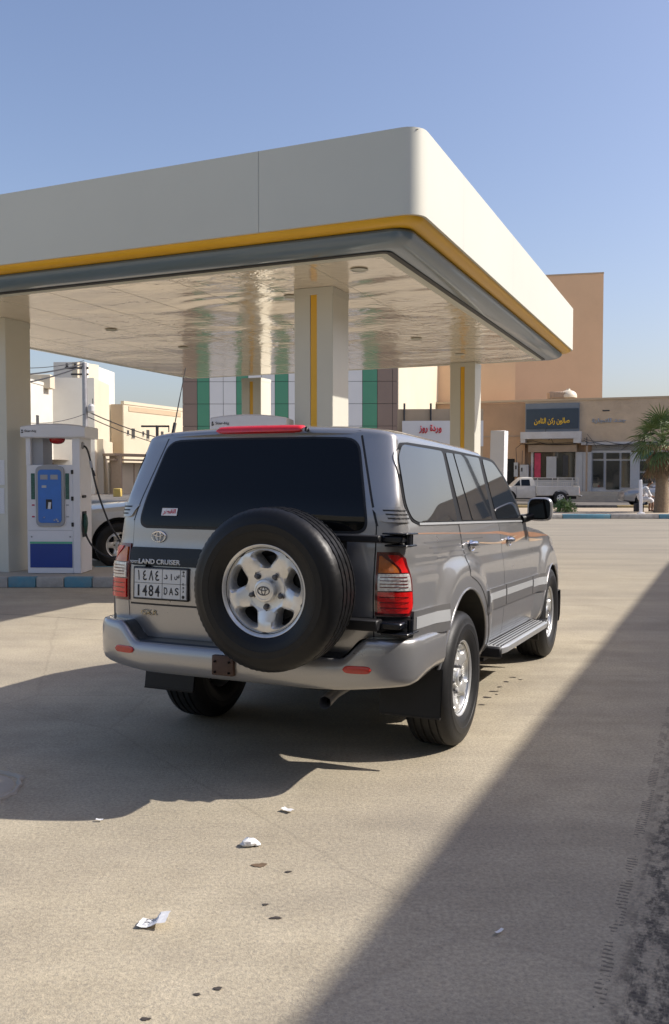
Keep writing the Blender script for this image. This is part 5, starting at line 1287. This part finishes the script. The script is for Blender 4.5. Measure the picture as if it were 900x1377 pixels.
# ---------------- mud flaps, running boards, underside
for sg in (-1, 1):
    mb = MB(); 
    mb.grid(np.array([[(-.50-.03*v, sg*(.60+.35*u), .52-.26*v-.0*u) for u in np.linspace(0, 1, 8)] for v in np.linspace(0, 1, 8)]))
    mb.grid(np.array([[(-.515-.03*v, sg*(.60+.35*u), .52-.26*v) for u in np.linspace(0, 1, 8)] for v in np.linspace(0, 1, 8)]))
    mb.box(-.548, -.528, min(sg*.60, sg*.95), max(sg*.60, sg*.95), .256, .266)
    mb.build('mud_flap', M['plastic'], suv, smooth=True)
    mb = MB(); mb.box(2.315, 2.335, min(sg*.66, sg*.93), max(sg*.66, sg*.93), .32, .56, bev=.006); mb.build('mud_flap', M['plastic'], suv, smooth=True)
    # running board: ribbed aluminium tread over a bright edge, black end
    rb = MB(); rows = []
    for x in np.linspace(.60, 2.18, 24):
        pf = []
        e0 = float(sstep(.60, .72, x)); yy0, yy1 = .865, 1.02-.03*(1-e0)
        for k in range(29):
            u = k/28; rib = .007 if (k % 4) < 3 else -.004
            pf.append((x, sg*(yy0+(yy1-yy0)*u), .505-.012*u+rib-.05*0))
        pf += [(x, sg*(yy1+.010), .488), (x, sg*(yy1+.006), .452), (x, sg*(yy1-.02), .440), (x, sg*(yy0), .445)]
        rows.append(pf)
    rb.grid(np.array(rows)); b1 = rb.build('running_board', M['alu'], suv, smooth=True, auto=R(25))
    for q in range(5): MB().box(.64, 2.15, min(sg*(.895+.026*q), sg*(.903+.026*q)), max(sg*(.895+.026*q), sg*(.903+.026*q)), .500-.0022*q, .5115-.0022*q).build('tread_groove', M['plastic'], b1)
    MB().box(.575, .612, min(sg*.86, sg*1.02), max(sg*.86, sg*1.02), .425, .503, bev=.012).build('end_cap', M['plastic'], b1, smooth=True)
    MB().box(2.17, 2.205, min(sg*.86, sg*1.03), max(sg*.86, sg*1.03), .435, .512, bev=.012).build('end_cap', M['plastic'], b1, smooth=True)
    MB().box(.60, 2.18, min(sg*.70, sg*.90), max(sg*.70, sg*.90), .40, .47).build('sill_beam', M['plastic'], suv)
mb = MB(); mb.box(-.45, 3.3, -.50, .50, .38, .60, bev=.04); mb.box(-.80, -.50, -.35, .25, .56, .66, bev=.04)
mb.build('underbody', M['plastic'], suv, smooth=True)
# door mirrors
for sg in (-1, 1):
    rows = []
    yc, zc_, xc = sg*.995, 1.405, 1.93
    for k, (dx, s_) in enumerate(((.0, .86), (.008, .97), (.03, 1.0), (.07, .96), (.105, .78), (.125, .45), (.13, 0))):
        ring_ = []
        for a_ in np.linspace(0, 2*math.pi, 33)[:-1]:
            ca, sa = math.cos(a_), math.sin(a_); e = 4.2; rad = (abs(ca)**e+abs(sa)**e)**(-1/e)
            ring_.append((xc+dx, yc+.098*rad*ca*s_, zc_+.094*rad*sa*s_+.02*dx))
        rows.append(ring_)
    mi_ = MB().grid(np.array(rows), closed_v=True).build('door_mirror', M['paint'], suv, smooth=True, auto=R(50))
    g = [(xc+.004, yc+.087*rx_, zc_+.083*rz_) for rx_, rz_ in [((abs(math.cos(a))**4.2+abs(math.sin(a))**4.2)**(-1/4.2)*math.cos(a), (abs(math.cos(a))**4.2+abs(math.sin(a))**4.2)**(-1/4.2)*math.sin(a)) for a in np.linspace(0, 2*math.pi, 33)[:-1]]]
    MB().add(g, [tuple(range(32))]).build('mirror_glass', M['glass'], mi_)
    MB().tube([(1.86, sg*.865, 1.325), (1.92, sg*.90, 1.335), (1.97, sg*.95, 1.36)], [.035, .032, .03], 10).build('mirror_arm', M['plastic'], mi_, smooth=True)
# windscreen, headlamps, grille, front bumper: simple but present
def fz(u): return None
ws = MB(); rows = []
for i in range(9):
    z = 1.31+.44*i/8; u = (z-1.285)/.50; xfz = 1.98-.93*u**1.05; hw = .74-.09*i/8
    rows.append([(xfz+.012-.10*(abs(v)**3.0), v*hw, z) for v in np.linspace(-1, 1, 17)])
ws.grid(np.array(rows)).build('windscreen', M['glass'], suv, smooth=True)
for sg in (-1, 1): patch(MB(), 3.32, lambda z: 3.60, .82, .99, .012, sg, 6, 16, skirt=.012).build('headlamp', M['lensclear'], suv, smooth=True)
mb = MB(); rows = []
for y in np.linspace(-.93, .93, 41):
    a = abs(y)/.93; x = 3.76-.38*a**4; rows.append([(x-.12, y, .66), (x, y, .66), (x+.012, y, .58), (x, y, .44), (x-.05, y, .38), (x-.2, y, .38)])
mb.grid(np.array(rows)).build('front_bumper', M['paint'], suv, smooth=True)
MB().box(3.60, 3.68, -.50, .50, .74, .96, bev=.02).build('grille', M['chrome'], suv, smooth=True)
# whip aerial on the left rear wing, with spring
an = MB(); p0 = Vector((.05, .905, 1.36)); 
A_, B_ = Vector((-.50, .90, 1.36)), Vector((-.215, .90, 2.285))
an.tube([A_+(B_-A_)*k/12 for k in range(13)], [.0045]*5+[.004]*5+[.003]*3, 6); an.tube([A_+(B_-A_)*.47, A_+(B_-A_)*.60], .011, 8)
for k in range(9): q = A_+(B_-A_)*(.0+.014*k); an.lathe([(.0125, -.004), (.0155, 0), (.0125, .004)], 10, 'z', c=tuple(q))
an.build('whip_aerial', M['black'], suv, smooth=True)
XF = None
for X_, roll in ((0, R(14)), (2.85, R(40))):
    add_wheel(suv, (X_, -.81, .394), -1, roll=roll); add_wheel(suv, (X_, .81, .394), 1, roll=roll)
    MB().tube([(X_, -.72, .39), (X_, .72, .39)], .045, 12).build('axle', M['plastic'], suv, smooth=True)
MB().lathe([(0, -.12), (.10, -.11), (.14, -.05), (.14, .05), (.10, .11), (0, .12)], 20, 'y', c=(0, 0, .38)).build('differential', M['plastic'], suv, smooth=True)
MB().tube([(-.3, -.45, .45), (-.85, -.47, .45), (-1.04, -.50, .445)], .032, 14, caps=False).build('exhaust_pipe', M['steel'], suv, smooth=True)
# ================================================================== other vehicles
def simple_car(name, label, L, wd, secs, glass, paint, wheels, wr, loc, rz, group=None, cabin=None, door_x=()):
    """secs: list of (x, z_bottom, z_belt_top, half_width); cabin: list of (x_bottom, x_top...)"""
    r = empty(name, label, 'car', loc, rz, group); rows = []
    for x, zb, zt_, hw, cr_ in secs:
        h = zt_-zb; pf = [(0, zb), (hw*.85, zb), (hw*.97, zb+.10*h), (hw, zb+.35*h), (hw*.995, zb+.70*h), (hw*.965, zb+.90*h), (hw*.90, zt_-.01*h), (hw*.6, zt_+cr_*.7), (0, zt_+cr_)]
        full = [(x, -y, z) for y, z in pf]+[(x, y, z) for y, z in pf[-2:0:-1]]; rows.append(full)
    b_ = MB().grid(np.array(rows), closed_v=True); n = len(rows[0]); b_.f += [tuple(range(n-1, -1, -1)), tuple((len(rows)-1)*n+j for j in range(n))]; b_.mi += [0, 0]
    body_ = b_.build('body', paint, r, smooth=True, auto=R(40)); cs = []
    for x in wheels:
        for s_ in (-1, 1):
            c = MB().lathe([(0, s_*(wd-.30)), (wr*1.18, s_*(wd-.30)), (wr*1.18, s_*(wd+.3)), (0, s_*(wd+.3))], 32, 'y', c=(x, 0, wr*1.02)).build('cutter', M['plastic'], r); cs.append(c)
    bool_cut(body_, cs)
    if cabin:
        (x0, zb0), (x1, zt1), (x2, zt2), (x3, zb3), hb, ht = cabin
        def cs_(x0_, x3_, z_, hw_, k): return [(x0_, -hw_*.86, z_), (x0_+.12, -hw_, z_), (x3_-.15, -hw_, z_), (x3_, -hw_*.82, z_), (x3_, hw_*.82, z_), (x3_-.15, hw_, z_), (x0_+.12, hw_, z_), (x0_, hw_*.86, z_)]
        rr = []
        for t in np.linspace(0, 1, 7): rr.append(cs_(x0+(x1-x0)*t, x3+(x2-x3)*t**1.1, zb0+(zt1-zb0)*t, hb+(ht-hb)*t, 0))
        for s_, dz in ((.96, .03), (.80, .055), (0, .07)): 
            xm = (x1+x2)/2; rr.append([(xm+(p[0]-xm)*(s_ if s_ > .5 else s_), p[1]*s_, zt1+dz) for p in cs_(x1, x2, zt1, ht, 0)])
        MB().grid(np.array(rr), closed_v=True).build('cabin', paint, r, smooth=True, auto=R(30))
        def P3(u, t, s_, off=.008):
            xa, xb = x0+(x1-x0)*t+.12, x3+(x2-x3)*t**1.1-.15; return (xa+(xb-xa)*u, s_*(hb+(ht-hb)*t+off), zb0+(zt1-zb0)*t)
        for s_ in (-1, 1):
            for u0, u1 in glass:
                MB().grid(np.array([[P3(u0+(u1-u0)*k/6, t, s_) for k in range(7)] for t in (.08, .5, .9)])).build('side_window', M['glass'], r)
        for xa, xb, nm, e in ((x3, x2, 'windscreen', 1), (x0, x1, 'rear_window', -1)):
            MB().grid(np.array([[(xa+(xb-xa)*t+.008*e, v*(hb*.80+(ht*.80-hb*.80)*t), zb0+(zt1-zb0)*t+.004) for v in np.linspace(-1, 1, 7)] for t in (.06, .5, .93)])).build(nm, M['glass'], r)
    for x in door_x:
        for s_ in (-1, 1): MB().box(x-.006, x+.006, s_*wd*.985-.012, s_*wd*.985+.012, .35, .92).build('door_gap', M['black'], r)
    for x in wheels:
        for s_ in (-1, 1):
            o = add_wheel(r, (x, s_*(wd-.12), wr), s_, roll=random.uniform(0, 6)); k_ = wr/.3955; o.scale = (k_, k_*.72, k_)
    return r
# silver saloon half hidden by the palm
sx = at(868, 679, 46.5)
ss = simple_car('silver_saloon', 'silver saloon car parked at the shops, partly hidden by the palm trunk', 4.5, .87,
    [(-.90, .35, .92, .70, .02), (-.85, .25, .98, .82, .02), (0, .22, 1.0, .87, .02), (1.4, .20, .98, .88, .02), (2.6, .2, .92, .87, .03), (3.3, .25, .82, .82, .03), (3.52, .30, .70, .70, .02), (3.56, .35, .60, .6, .01)],
    [(.03, .47), (.53, .97)], M['carsilver'], (0, 2.65), .32, (sx.x+2.3, 46.4, 0), math.pi-R(4), cabin=((-.35, .97), (.25, 1.42), (1.35, 1.42), (2.15, .95), .78, .60), door_x=(.55, 1.5))
MB().box(3.2, 3.42, .45, .76, .62, .74, bev=.03).build('headlamp', M['lensclear'], ss, smooth=True); MB().box(3.2, 3.42, -.76, -.45, .62, .74, bev=.03).build('headlamp', M['lensclear'], ss, smooth=True)
# white car being filled behind the pump
wp = gnd(158, 765)
wc = simple_car('white_car', 'white car standing behind the left fuel pump, its front wheel in view', 4.8, .93,
    [(-.95, .42, 1.05, .75, .02), (-.9, .35, 1.12, .88, .02), (0, .32, 1.14, .93, .02), (1.9, .32, 1.13, .94, .03), (2.6, .32, 1.08, .93, .04), (3.3, .36, 1.02, .90, .04), (3.62, .40, .92, .80, .03), (3.72, .45, .78, .66, .01)],
    [(.03, .33), (.36, .66), (.69, .97)], M['carwhite'], (0, 2.85), .40, tuple(Vector((wp.x, wp.y+.1, 0))-Matrix.Rotation(math.pi+R(24), 3, 'Z') @ Vector((2.85, .81, 0))), math.pi+R(24), cabin=((-.85, 1.10), (-.55, 1.72), (1.1, 1.72), (2.0, 1.10), .84, .66), door_x=(.4, 1.4, 2.3))
MB().box(3.35, 3.62, .55, .86, .78, .96, bev=.05).build('headlamp', M['lensclear'], wc, smooth=True); MB().box(3.35, 3.62, -.86, -.55, .78, .96, bev=.05).build('headlamp', M['lensclear'], wc, smooth=True)
# old white pickup in front of the shops
q = at(754, 679, 49.0); pk = empty('pickup_truck', 'old white pickup truck with a railed bed parked before the dark blue sign', 'pickup truck', (q.x, 49.6, 0), math.pi-R(3))
rows = []
for x, zb, zt_, hw in ((1.32, .42, 1.0, .78), (1.34, .36, 1.03, .80), (2.3, .36, 1.02, .80), (2.75, .38, .98, .80), (3.5, .40, .93, .78), (3.72, .42, .86, .72), (3.75, .45, .80, .70)):
    pf = [(0, zb), (hw*.95, zb), (hw, zb+.12), (hw, zt_-.14), (hw*.96, zt_-.03), (hw*.8, zt_), (0, zt_+.02)]; rows.append([(x, -y, z) for y, z in pf]+[(x, y, z) for y, z in pf[-2:0:-1]])
b_ = MB().grid(np.array(rows), closed_v=True); n = 12; b_.f += [tuple(range(n-1, -1, -1)), tuple(6*n+j for j in range(n))]; b_.mi += [0, 0]
pb_ = b_.build('body', M['pickwhite'], pk, smooth=True, auto=R(30))
c1 = [MB().lathe([(0, s_*.5), (.44, s_*.5), (.44, s_*1.2), (0, s_*1.2)], 28, 'y', c=(2.8, 0, .36)).build('cutter', M['plastic'], pk) for s_ in (-1, 1)]; bool_cut(pb_, c1)
rows = []
for x0_, x3_, z_, hw_ in ((1.36, 2.62, .98, .78), (1.40, 2.35, 1.25, .72), (1.48, 2.12, 1.44, .66), (1.52, 2.05, 1.47, .62), (1.7, 1.9, 1.49, .0)):
    rows.append([(x0_, -hw_, z_), (x3_-.06, -hw_, z_), (x3_, -hw_*.88, z_), (x3_, hw_*.88, z_), (x3_-.06, hw_, z_), (x0_, hw_, z_)])
MB().grid(np.array(rows), closed_v=True).build('cab', M['pickwhite'], pk, smooth=True, auto=R(25))
for s_ in (-1, 1):
    MB().add([(1.62, s_*.775, 1.02), (2.10, s_*.775, 1.02), (2.10, s_*.700, 1.36), (1.66, s_*.700, 1.36)], [(0, 1, 2, 3)]).build('side_window', M['glass'], pk)
    MB().add([(2.15, s_*.772, 1.02), (2.50, s_*.772, 1.02), (2.18, s_*.70, 1.35)], [(0, 1, 2)]).build('side_window', M['glass'], pk)
    MB().box(1.345, 1.36, s_*.79-.015, s_*.79+.015, .4, 1.0).build('door_gap', M['black'], pk); MB().box(2.36, 2.37, s_*.80-.01, s_*.80+.01, .42, .98).build('door_gap', M['black'], pk)
    bs = MB().box(-.98, 1.28, min(s_*.74, s_*.81), max(s_*.74, s_*.81), .50, .98, bev=.015).build('bed_side', M['pickwhite'], pk, smooth=True)
    bool_cut(bs, [MB().lathe([(0, s_*.5), (.45, s_*.5), (.45, s_*1.2), (0, s_*1.2)], 28, 'y', c=(0, 0, .37)).build('cutter', M['plastic'], pk)])
    mb = MB().box(-.95, 1.26, s_*.775-.02, s_*.775+.02, 1.42, 1.46)
    for x in (-.93, .16, 1.24): mb.box(x-.02, x+.02, s_*.775-.02, s_*.775+.02, .97, 1.43)
    mb.box(-.93, 1.24, s_*.775-.012, s_*.775+.012, 1.19, 1.22)
    for k in range(20): mb.box(-.90+.11*k, -.885+.11*k, s_*.775-.008, s_*.775+.008, .97, 1.19)
    mb.build('bed_rail', M['pickwhite'], pk)
MB().box(-.95, 1.25, -.74, .74, .52, .58).build('bed_floor', M['plastic'], pk); MB().box(-1.0, -.95, -.78, .78, .50, 1.03).build('tail_board', M['pickwhite'], pk); MB().box(-1.15, -1.05, -.75, .75, .42, .52, bev=.02).build('rear_bumper', M['steel'], pk)
for s_ in (-1, 1): MB().box(-1.02, -1.0, s_*.68-.07, s_*.68+.07, .62, .90).build('tail_lamp', M['lensred'], pk)
MB().box(-.9, 3.3, -.45, .45, .30, .45).build('chassis', M['plastic'], pk)
for x in (0, 2.8):
    for s_ in (-1, 1): o = add_wheel(pk, (x, s_*.73, .36), s_, roll=1.); o.scale = (.91, .66, .91)

# ================================================================== palm, bush, people, post, litter
random.seed(11)
pg = at(889, 688, 35.3); palm = empty('palm_tree', 'short palm tree with a skirt of dead fronds on the planting strip', 'tree', (pg.x, 35.3, .1))
rows = []
for k in range(40):
    z = 2.35*k/39; r0 = .265-.05*(z/2.15)+.03*math.exp(-z*3); a_ = .03*math.sin(z*1.7); row = []
    for j in range(20):
        a = 2*math.pi*j/20; rr_ = r0*(1+.05*((k+j*.5) % 2 > 1)+random.uniform(-.02, .02)); row.append((rr_*math.cos(a)+a_, rr_*math.sin(a), z))
    rows.append(row)
MB().grid(np.array(rows), closed_v=True).build('trunk', M['bark'], palm, smooth=True)
def fan_leaf(nseg=16, R_=.75, stem=.75, spread=115, droop=.25, fold=.5, seed=0):
    rnd = random.Random(seed); mb = MB(); pts = [(0, 0, 0), (stem*.5, 0, .03), (stem, 0, -.0)]
    mb.tube(pts, [.022, .014, .010], 5)
    for k in range(nseg):
        a = R(-spread+2*spread*k/(nseg-1))*.92; L = R_*(1-.22*abs(a)/2.2)*rnd.uniform(.85, 1.08); w0 = .045*R_
        d = Vector((math.cos(a), math.sin(a), 0)); s_ = Vector((-d.y, d.x, 0)); base = Vector((stem, 0, 0)); tw = rnd.uniform(-.3, .3)
        P = []
        for t in (0, .35, .7, 1.0):
            c = base+d*L*t+Vector((0, 0, -droop*L*t*t+rnd.uniform(-.01, .01))); ww = w0*(.25+1.6*t if t < .5 else (1.05*(1.02-t)*2))*.9
            up_ = Vector((0, 0, 1))*ww*.6
            P.append([c-s_*ww+up_, c-up_*.4, c+s_*ww+up_])
        mb.grid(np.array([[tuple(q) for q in r_] for r_ in P]))
    return mb
leaf_src = [fan_leaf(seed=s_, droop=dr).build('frond', M['frond'], palm) for s_, dr in ((1, .2), (2, .45), (3, .8))]
leaf_data = [o.data for o in leaf_src]
for o in leaf_src: bpy.data.objects.remove(o)
for k in range(34):
    el = R(82-110*(k/33)**.9+random.uniform(-8, 8)); az = k*2.399+random.uniform(-.3, .3)
    o = inst('frond', leaf_data[0 if k < 12 else 1 if k < 24 else 2], palm, (.03, 0, 2.62+.35*math.cos(k)*.2+.35*(1-k/33)), (0, 0, 0)); sc_ = random.uniform(.85, 1.12)*(1.0 if k > 6 else .8)
    o.rotation_mode = 'XYZ'; o.rotation_euler = (random.uniform(-.5, .5), -el, az); o.scale = (sc_,)*3
dead_src = [fan_leaf(9, .55, .35, 40, .15, seed=20+s_).build('dead_frond', M['deadfrond'], palm) for s_ in range(2)]; dead_data = [o.data for o in dead_src]
for o in dead_src: bpy.data.objects.remove(o)
for k in range(60):
    az = k*2.399; zz = 2.05+.65*random.random()
    o = inst('dead_frond', dead_data[k % 2], palm, (.20*math.cos(az), .20*math.sin(az), zz)); o.rotation_euler = (random.uniform(-.6, .6), R(62)+random.uniform(-.12, .22), az+random.uniform(-.2, .2)); o.scale = (random.uniform(.85, 1.15),)*3
# leafy bush
bq = at(760, 690, 35.6); bush = empty('bush', 'low green leafy bush in the planting strip left of the white post', 'plant', (bq.x, 35.6, .1))
mb = MB(); rnd = random.Random(5)
for k in range(1500):
    a, e, rr_ = rnd.uniform(0, 6.28), rnd.uniform(0, 1.57), rnd.uniform(.45, 1.0)**.6
    lump = 1+.22*math.sin(3*a+1)+.18*math.sin(5*a+4*e)
    c = Vector((.42*rr_*lump*math.cos(a)*math.cos(e*.8), .34*rr_*lump*math.sin(a)*math.cos(e*.8), .06+.42*rr_*lump*math.sin(e))); u = Vector((rnd.uniform(-1, 1), rnd.uniform(-1, 1), rnd.uniform(-.2, 1))).normalized(); v = u.orthogonal().normalized()
    s_ = rnd.uniform(.03, .055); mb.add([tuple(c-u*s_), tuple(c+v*s_*.45), tuple(c+u*s_), tuple(c-v*s_*.45)], [(0, 1, 2, 3)])
mb.build('foliage', M['leaf'], bush)['kind'] = 'stuff'
mb = MB()
for k in range(7): a = k*.9; mb.tube([(0, 0, -.02), (.12*math.cos(a), .1*math.sin(a), .2), (.3*math.cos(a), .24*math.sin(a), .36)], [.015, .01, .006], 5)
mb.build('stem', M['bark'], bush)
# white reflector post
wq = at(862, 692, 33.9); o = MB().box(-.055, .055, -.04, .04, 0, 1.28, bev=.012).box(-.12, .12, -.1, .1, 0, .05, bev=.01).build('marker_post', M['white'], smooth=True); o.location = (wq.x, 33.9, .14); o.rotation_euler = (0, R(-1.5), 0); meta(o, 'slim white marker post in front of the seated person', 'post')
# person in a white robe sitting bent forward on a stool beside the palm
hp = at(859, 690, 36.2); ps = empty('person', 'person in a white robe sitting bent forward beside the palm trunk', 'person', (hp.x, 36.2, .12), R(0))
def skin(name, verts, edges, radii, m_, par, root=0, lvl=2):
    me = bpy.data.meshes.new(name); me.from_pydata(verts, edges, []); o = bpy.data.objects.new(name, me); link(o)
    md = o.modifiers.new('s', 'SKIN'); md.use_smooth_shade = True
    for i, v in enumerate(me.skin_vertices[0].data): v.radius = (radii[i], radii[i]) if not isinstance(radii[i], tuple) else radii[i]; v.use_root = (i == root)
    sb = o.modifiers.new('b', 'SUBSURF'); sb.levels = lvl; sb.render_levels = lvl
    bpy.context.view_layer.update(); m2 = bpy.data.meshes.new_from_object(o.evaluated_get(bpy.context.evaluated_depsgraph_get())); bpy.data.objects.remove(o)
    m2.name = name; m2.materials.clear(); m2.materials.append(m_)
    for p in m2.polygons: p.use_smooth = True
    o = bpy.data.objects.new(name, m2); link(o); o.parent = par; return o
# pelvis at the origin of the pose: seat .42 high, facing +X, leaning forward
V = [(0, 0, .50), (.06, 0, .66), (.17, 0, .82), (.27, 0, .95), (.34, 0, 1.03), (.40, 0, 1.10), (.45, -.01, 1.18), (.44, -.01, 1.26)]
E_ = [(i, i+1) for i in range(7)]; Rr = [.15, .135, .145, .13, .055, .055, .082, .075]
def limb(base, pts, rs):
    i = base
    for p, r_ in zip(pts, rs): V.append(p); Rr.append(r_); E_.append((i, len(V)-1)); i = len(V)-1
    return i
hand_ends = []
for s_ in (-1, 1):
    limb(0, [(.08, .10*s_, .50), (.28, .14*s_, .53), (.47, .16*s_, .52), (.50, .16*s_, .30), (.47, .16*s_, .10), (.55, .17*s_, .05), (.62, .17*s_, .04)], [.11, .09, .065, .055, .042, .045, .035])
    e = limb(3, [(.25, .17*s_, .93), (.30, .22*s_, .78), (.36, .20*s_, .68), (.48, .12*s_, .64), (.55, .08*s_, .62)], [.07, .055, .045, .035, .028])
    hand_ends.append(e)
    for k in range(5):                              # fingers curl over the knee
        dy = (-.03+.015*k); L_ = (.05, .075, .082, .075, .058)[k]
        if k == 0: limb(e, [(.57, .08*s_-.035*s_, .60), (.60, .08*s_-.05*s_, .585)], [.011, .009])
        else: limb(e, [(.60, .08*s_+dy*s_, .61), (.60+L_*.6, .08*s_+dy*s_, .59), (.60+L_*.75, .08*s_+dy*s_, .56)], [.011, .0095, .008])
skin('body', V, E_, Rr, M['skin'], ps)
# robe over torso, arms and thighs
V, E_, Rr = [(0, 0, .50), (.05, 0, .66), (.16, 0, .82), (.26, 0, .95), (.33, 0, 1.03)], [(0, 1), (1, 2), (2, 3), (3, 4)], [.20, .165, .17, .155, .07]
for s_ in (-1, 1):
    limb(0, [(.10, .10*s_, .51), (.30, .13*s_, .53), (.47, .14*s_, .50), (.48, .14*s_, .34)], [.14, .12, .10, .10]); limb(3, [(.25, .18*s_, .93), (.30, .23*s_, .78), (.36, .21*s_, .69), (.45, .14*s_, .65)], [.085, .075, .062, .05])
skin('robe', V, E_, Rr, M['thobe'], ps)
hd = MB().lathe([(0, -.10), (.06, -.085), (.092, -.02), (.095, .04), (.07, .09), (0, .11)], 18, 'z', c=(.425, -.01, 1.225)).build('hair', M['hair'], ps, smooth=True)
mb = MB().lathe([(0, -.06), (.05, -.05), (.07, 0), (.05, .05), (0, .06)], 12, 'z', c=(.475, -.01, 1.175)); mb.tube([(.535, -.01, 1.19), (.553, -.01, 1.165), (.54, -.01, 1.155)], [.010, .013, .008], 6)
for y in (-.075, .055): mb.lathe([(0, -.02), (.016, 0), (0, .02)], 8, 'z', c=(.43, y, 1.185))
mb.build('face', M['skin'], ps, smooth=True)
for s_ in (-1, 1): MB().box(.44, .68, .16*s_-.045, .16*s_+.045, .0, .08, bev=.03).build('shoe', M['trouser'], ps, smooth=True)
stl = MB().box(-.15, .14, -.2, .2, .0, .34, bev=.02).build('block_seat', M['trouser'], smooth=True); stl.location = (hp.x, 36.2, .12); meta(stl, 'dark low block the robed person is sitting on', 'seat')
# ---------------- litter
def crumple(name, seed, a, b_, h_, m_, label, cat, p, rz=0., n=7, fold=None):
    rnd = random.Random(seed); rows = []
    for i in range(n):
        row = []
        for j in range(n):
            u, v = i/(n-1)-.5, j/(n-1)-.5; z = h_*(abs(u)*1.2+rnd.random()*.5) if fold is None else fold(u, v)
            row.append((u*a+rnd.uniform(-.04, .04)*a*.5, v*b_+rnd.uniform(-.04, .04)*b_, .006+z))
        rows.append(row)
    o = MB().grid(np.array(rows)).build(name, m_, smooth=False); o.location = (p.x, p.y, .002); o.rotation_euler = (0, 0, rz); return meta(o, label, cat)
rc_ = crumple('receipt', 3, .105, .060, 0, M['paper'], 'crumpled white printed receipt lying nearest the camera', 'litter', gnd(207, 1245), R(-8), fold=lambda u, v: .014*(u+.5)**2*2+.012*(v+.5)*(u > 0)+.004*math.sin(9*u))
mb = MB()
for k in range(5):
    for j in range(3):
        if random.random() < .8: mb.box(-.030+.011*k, -.030+.011*k+.008, -.014+.010*j, -.014+.010*j+.004, .0145+.003*k*.6, .0153+.003*k*.6)
mb.build('print', M['ink'], rc_)
mb = MB(); rnd = random.Random(9)
for (cx_, cy_, cz_, r_) in ((0, 0, .016, .026), (.022, .006, .012, .018), (-.018, -.006, .010, .015), (.036, .0, .007, .012)):
    rows = []
    for i in range(7):
        t = math.pi*i/6; rows.append([(cx_+r_*(1+rnd.uniform(-.3, .25))*math.sin(t)*math.cos(2*math.pi*j/11)*1.2, cy_+r_*(1+rnd.uniform(-.3, .25))*math.sin(t)*math.sin(2*math.pi*j/11), max(.001, cz_+r_*.75*math.cos(t)*(1+rnd.uniform(-.2, .2)))) for j in range(11)])
    mb.grid(np.array(rows), closed_v=True)
o = mb.build('paper_ball', M['paper'], smooth=True, auto=R(28))
q = gnd(335, 1138); o.location = (q.x, q.y, .002); meta(o, 'white crumpled paper ball on the sunlit asphalt', 'litter')
crumple('paper_scrap', 5, .06, .03, .010, M['paper'], 'small torn paper scrap behind the paper ball, nearer the car', 'litter', gnd(387, 1092), R(-35), n=4)
crumple('paper_scrap', 6, .035, .014, .006, M['paper'], 'tiny white scrap at the front edge of the car shadow', 'litter', gnd(134, 1105), 0, n=4)
crumple('paper_scrap', 8, .04, .012, .006, M['paper'], 'thin pale scrap in the shaded asphalt on the right', 'litter', gnd(671, 1256), R(40), n=4)
def stain(px_, py_, a, b_, seed, m_, label):
    rnd = random.Random(seed); p = gnd(px_, py_); N = 22; ph = [rnd.uniform(0, 6.28) for _ in range(4)]; vs = [(0, 0, .001)]
    for k in range(N):
        t = 2*math.pi*k/N; q = 1+.14*math.sin(2*t+ph[0])+.13*math.sin(3*t+ph[1])+.10*math.sin(7*t+ph[2]); vs.append((a*q*math.cos(t), b_*q*math.sin(t), .001))
    o = MB().add(vs, [(0, k+1, (k+1) % N+1) for k in range(N)]).build('stain', m_); o.location = (p.x, p.y, .002); return meta(o, label, 'stain')
oil = mat('oil stain', (.055, .045, .038), rough=.8, var=.3, vs=30); brown = mat('brown stain', (.15, .10, .06), rough=.8, var=.3, vs=30)
stain(349, 1164, .028, .020, 1, brown, 'brown round stain just in front of the paper ball')
stain(388, 1173, .014, .008, 2, oil, 'small dark spot right of the brown stain')
stain(371, 1235, .020, .010, 3, oil, 'dark blot between the receipt and the brown stain, right of both')
stain(357, 1217, .010, .008, 4, oil, 'faint dark dot above the dark blot')
stain(265, 1338, .012, .006, 5, oil, 'dark dash below the receipt, to its right')
stain(293, 1330, .016, .008, 6, oil, 'second dark blot below the receipt, the one further right')
stain(196, 1371, .014, .008, 7, oil, 'dark spot at the bottom edge of the photograph')
for k, (x, y) in enumerate(((655, 938), (664, 930), (672, 924), (648, 948), (681, 917), (690, 911), (700, 914), (668, 934))):
    meta(stain(x, y, (.03, .035, .018, .025, .02, .03, .016, .012)[k], (.018, .012, .014, .010, .016, .010, .009, .008)[k], 30+k, oil, 'dark drip mark between the right wheels of the car, '+('third', 'fourth', 'fifth', 'first', 'sixth', 'seventh', 'last', 'second')[k]+' from the rear'), group='drip marks between the right wheels')
# manhole cover with rubber seal at the left edge
mh = gnd(2, 1062); m_ = empty('manhole', 'round metal cover with a cracked rim at the left edge of the forecourt', 'manhole', (mh.x-.20, mh.y, 0))
MB().lathe([(0, .006), (.24, .006), (.245, .003), (.25, .0)], 40, 'z').build('cover', M['concrete'], m_, smooth=True)
rows = []
rnd = random.Random(4)
for k in range(60):
    a = 2*math.pi*k/60; j = rnd.uniform(-.012, .012); rows.append([((.27+j)*math.cos(a), (.27+j)*math.sin(a), .001), ((.28+j)*math.cos(a), (.28+j)*math.sin(a), .014), ((.292+j)*math.cos(a), (.292+j)*math.sin(a), .012), ((.305+2*j)*math.cos(a), (.305+2*j)*math.sin(a), .001)])
MB().grid(np.array(rows), closed_u=True).build('rim', M['concrete'], m_, smooth=True)
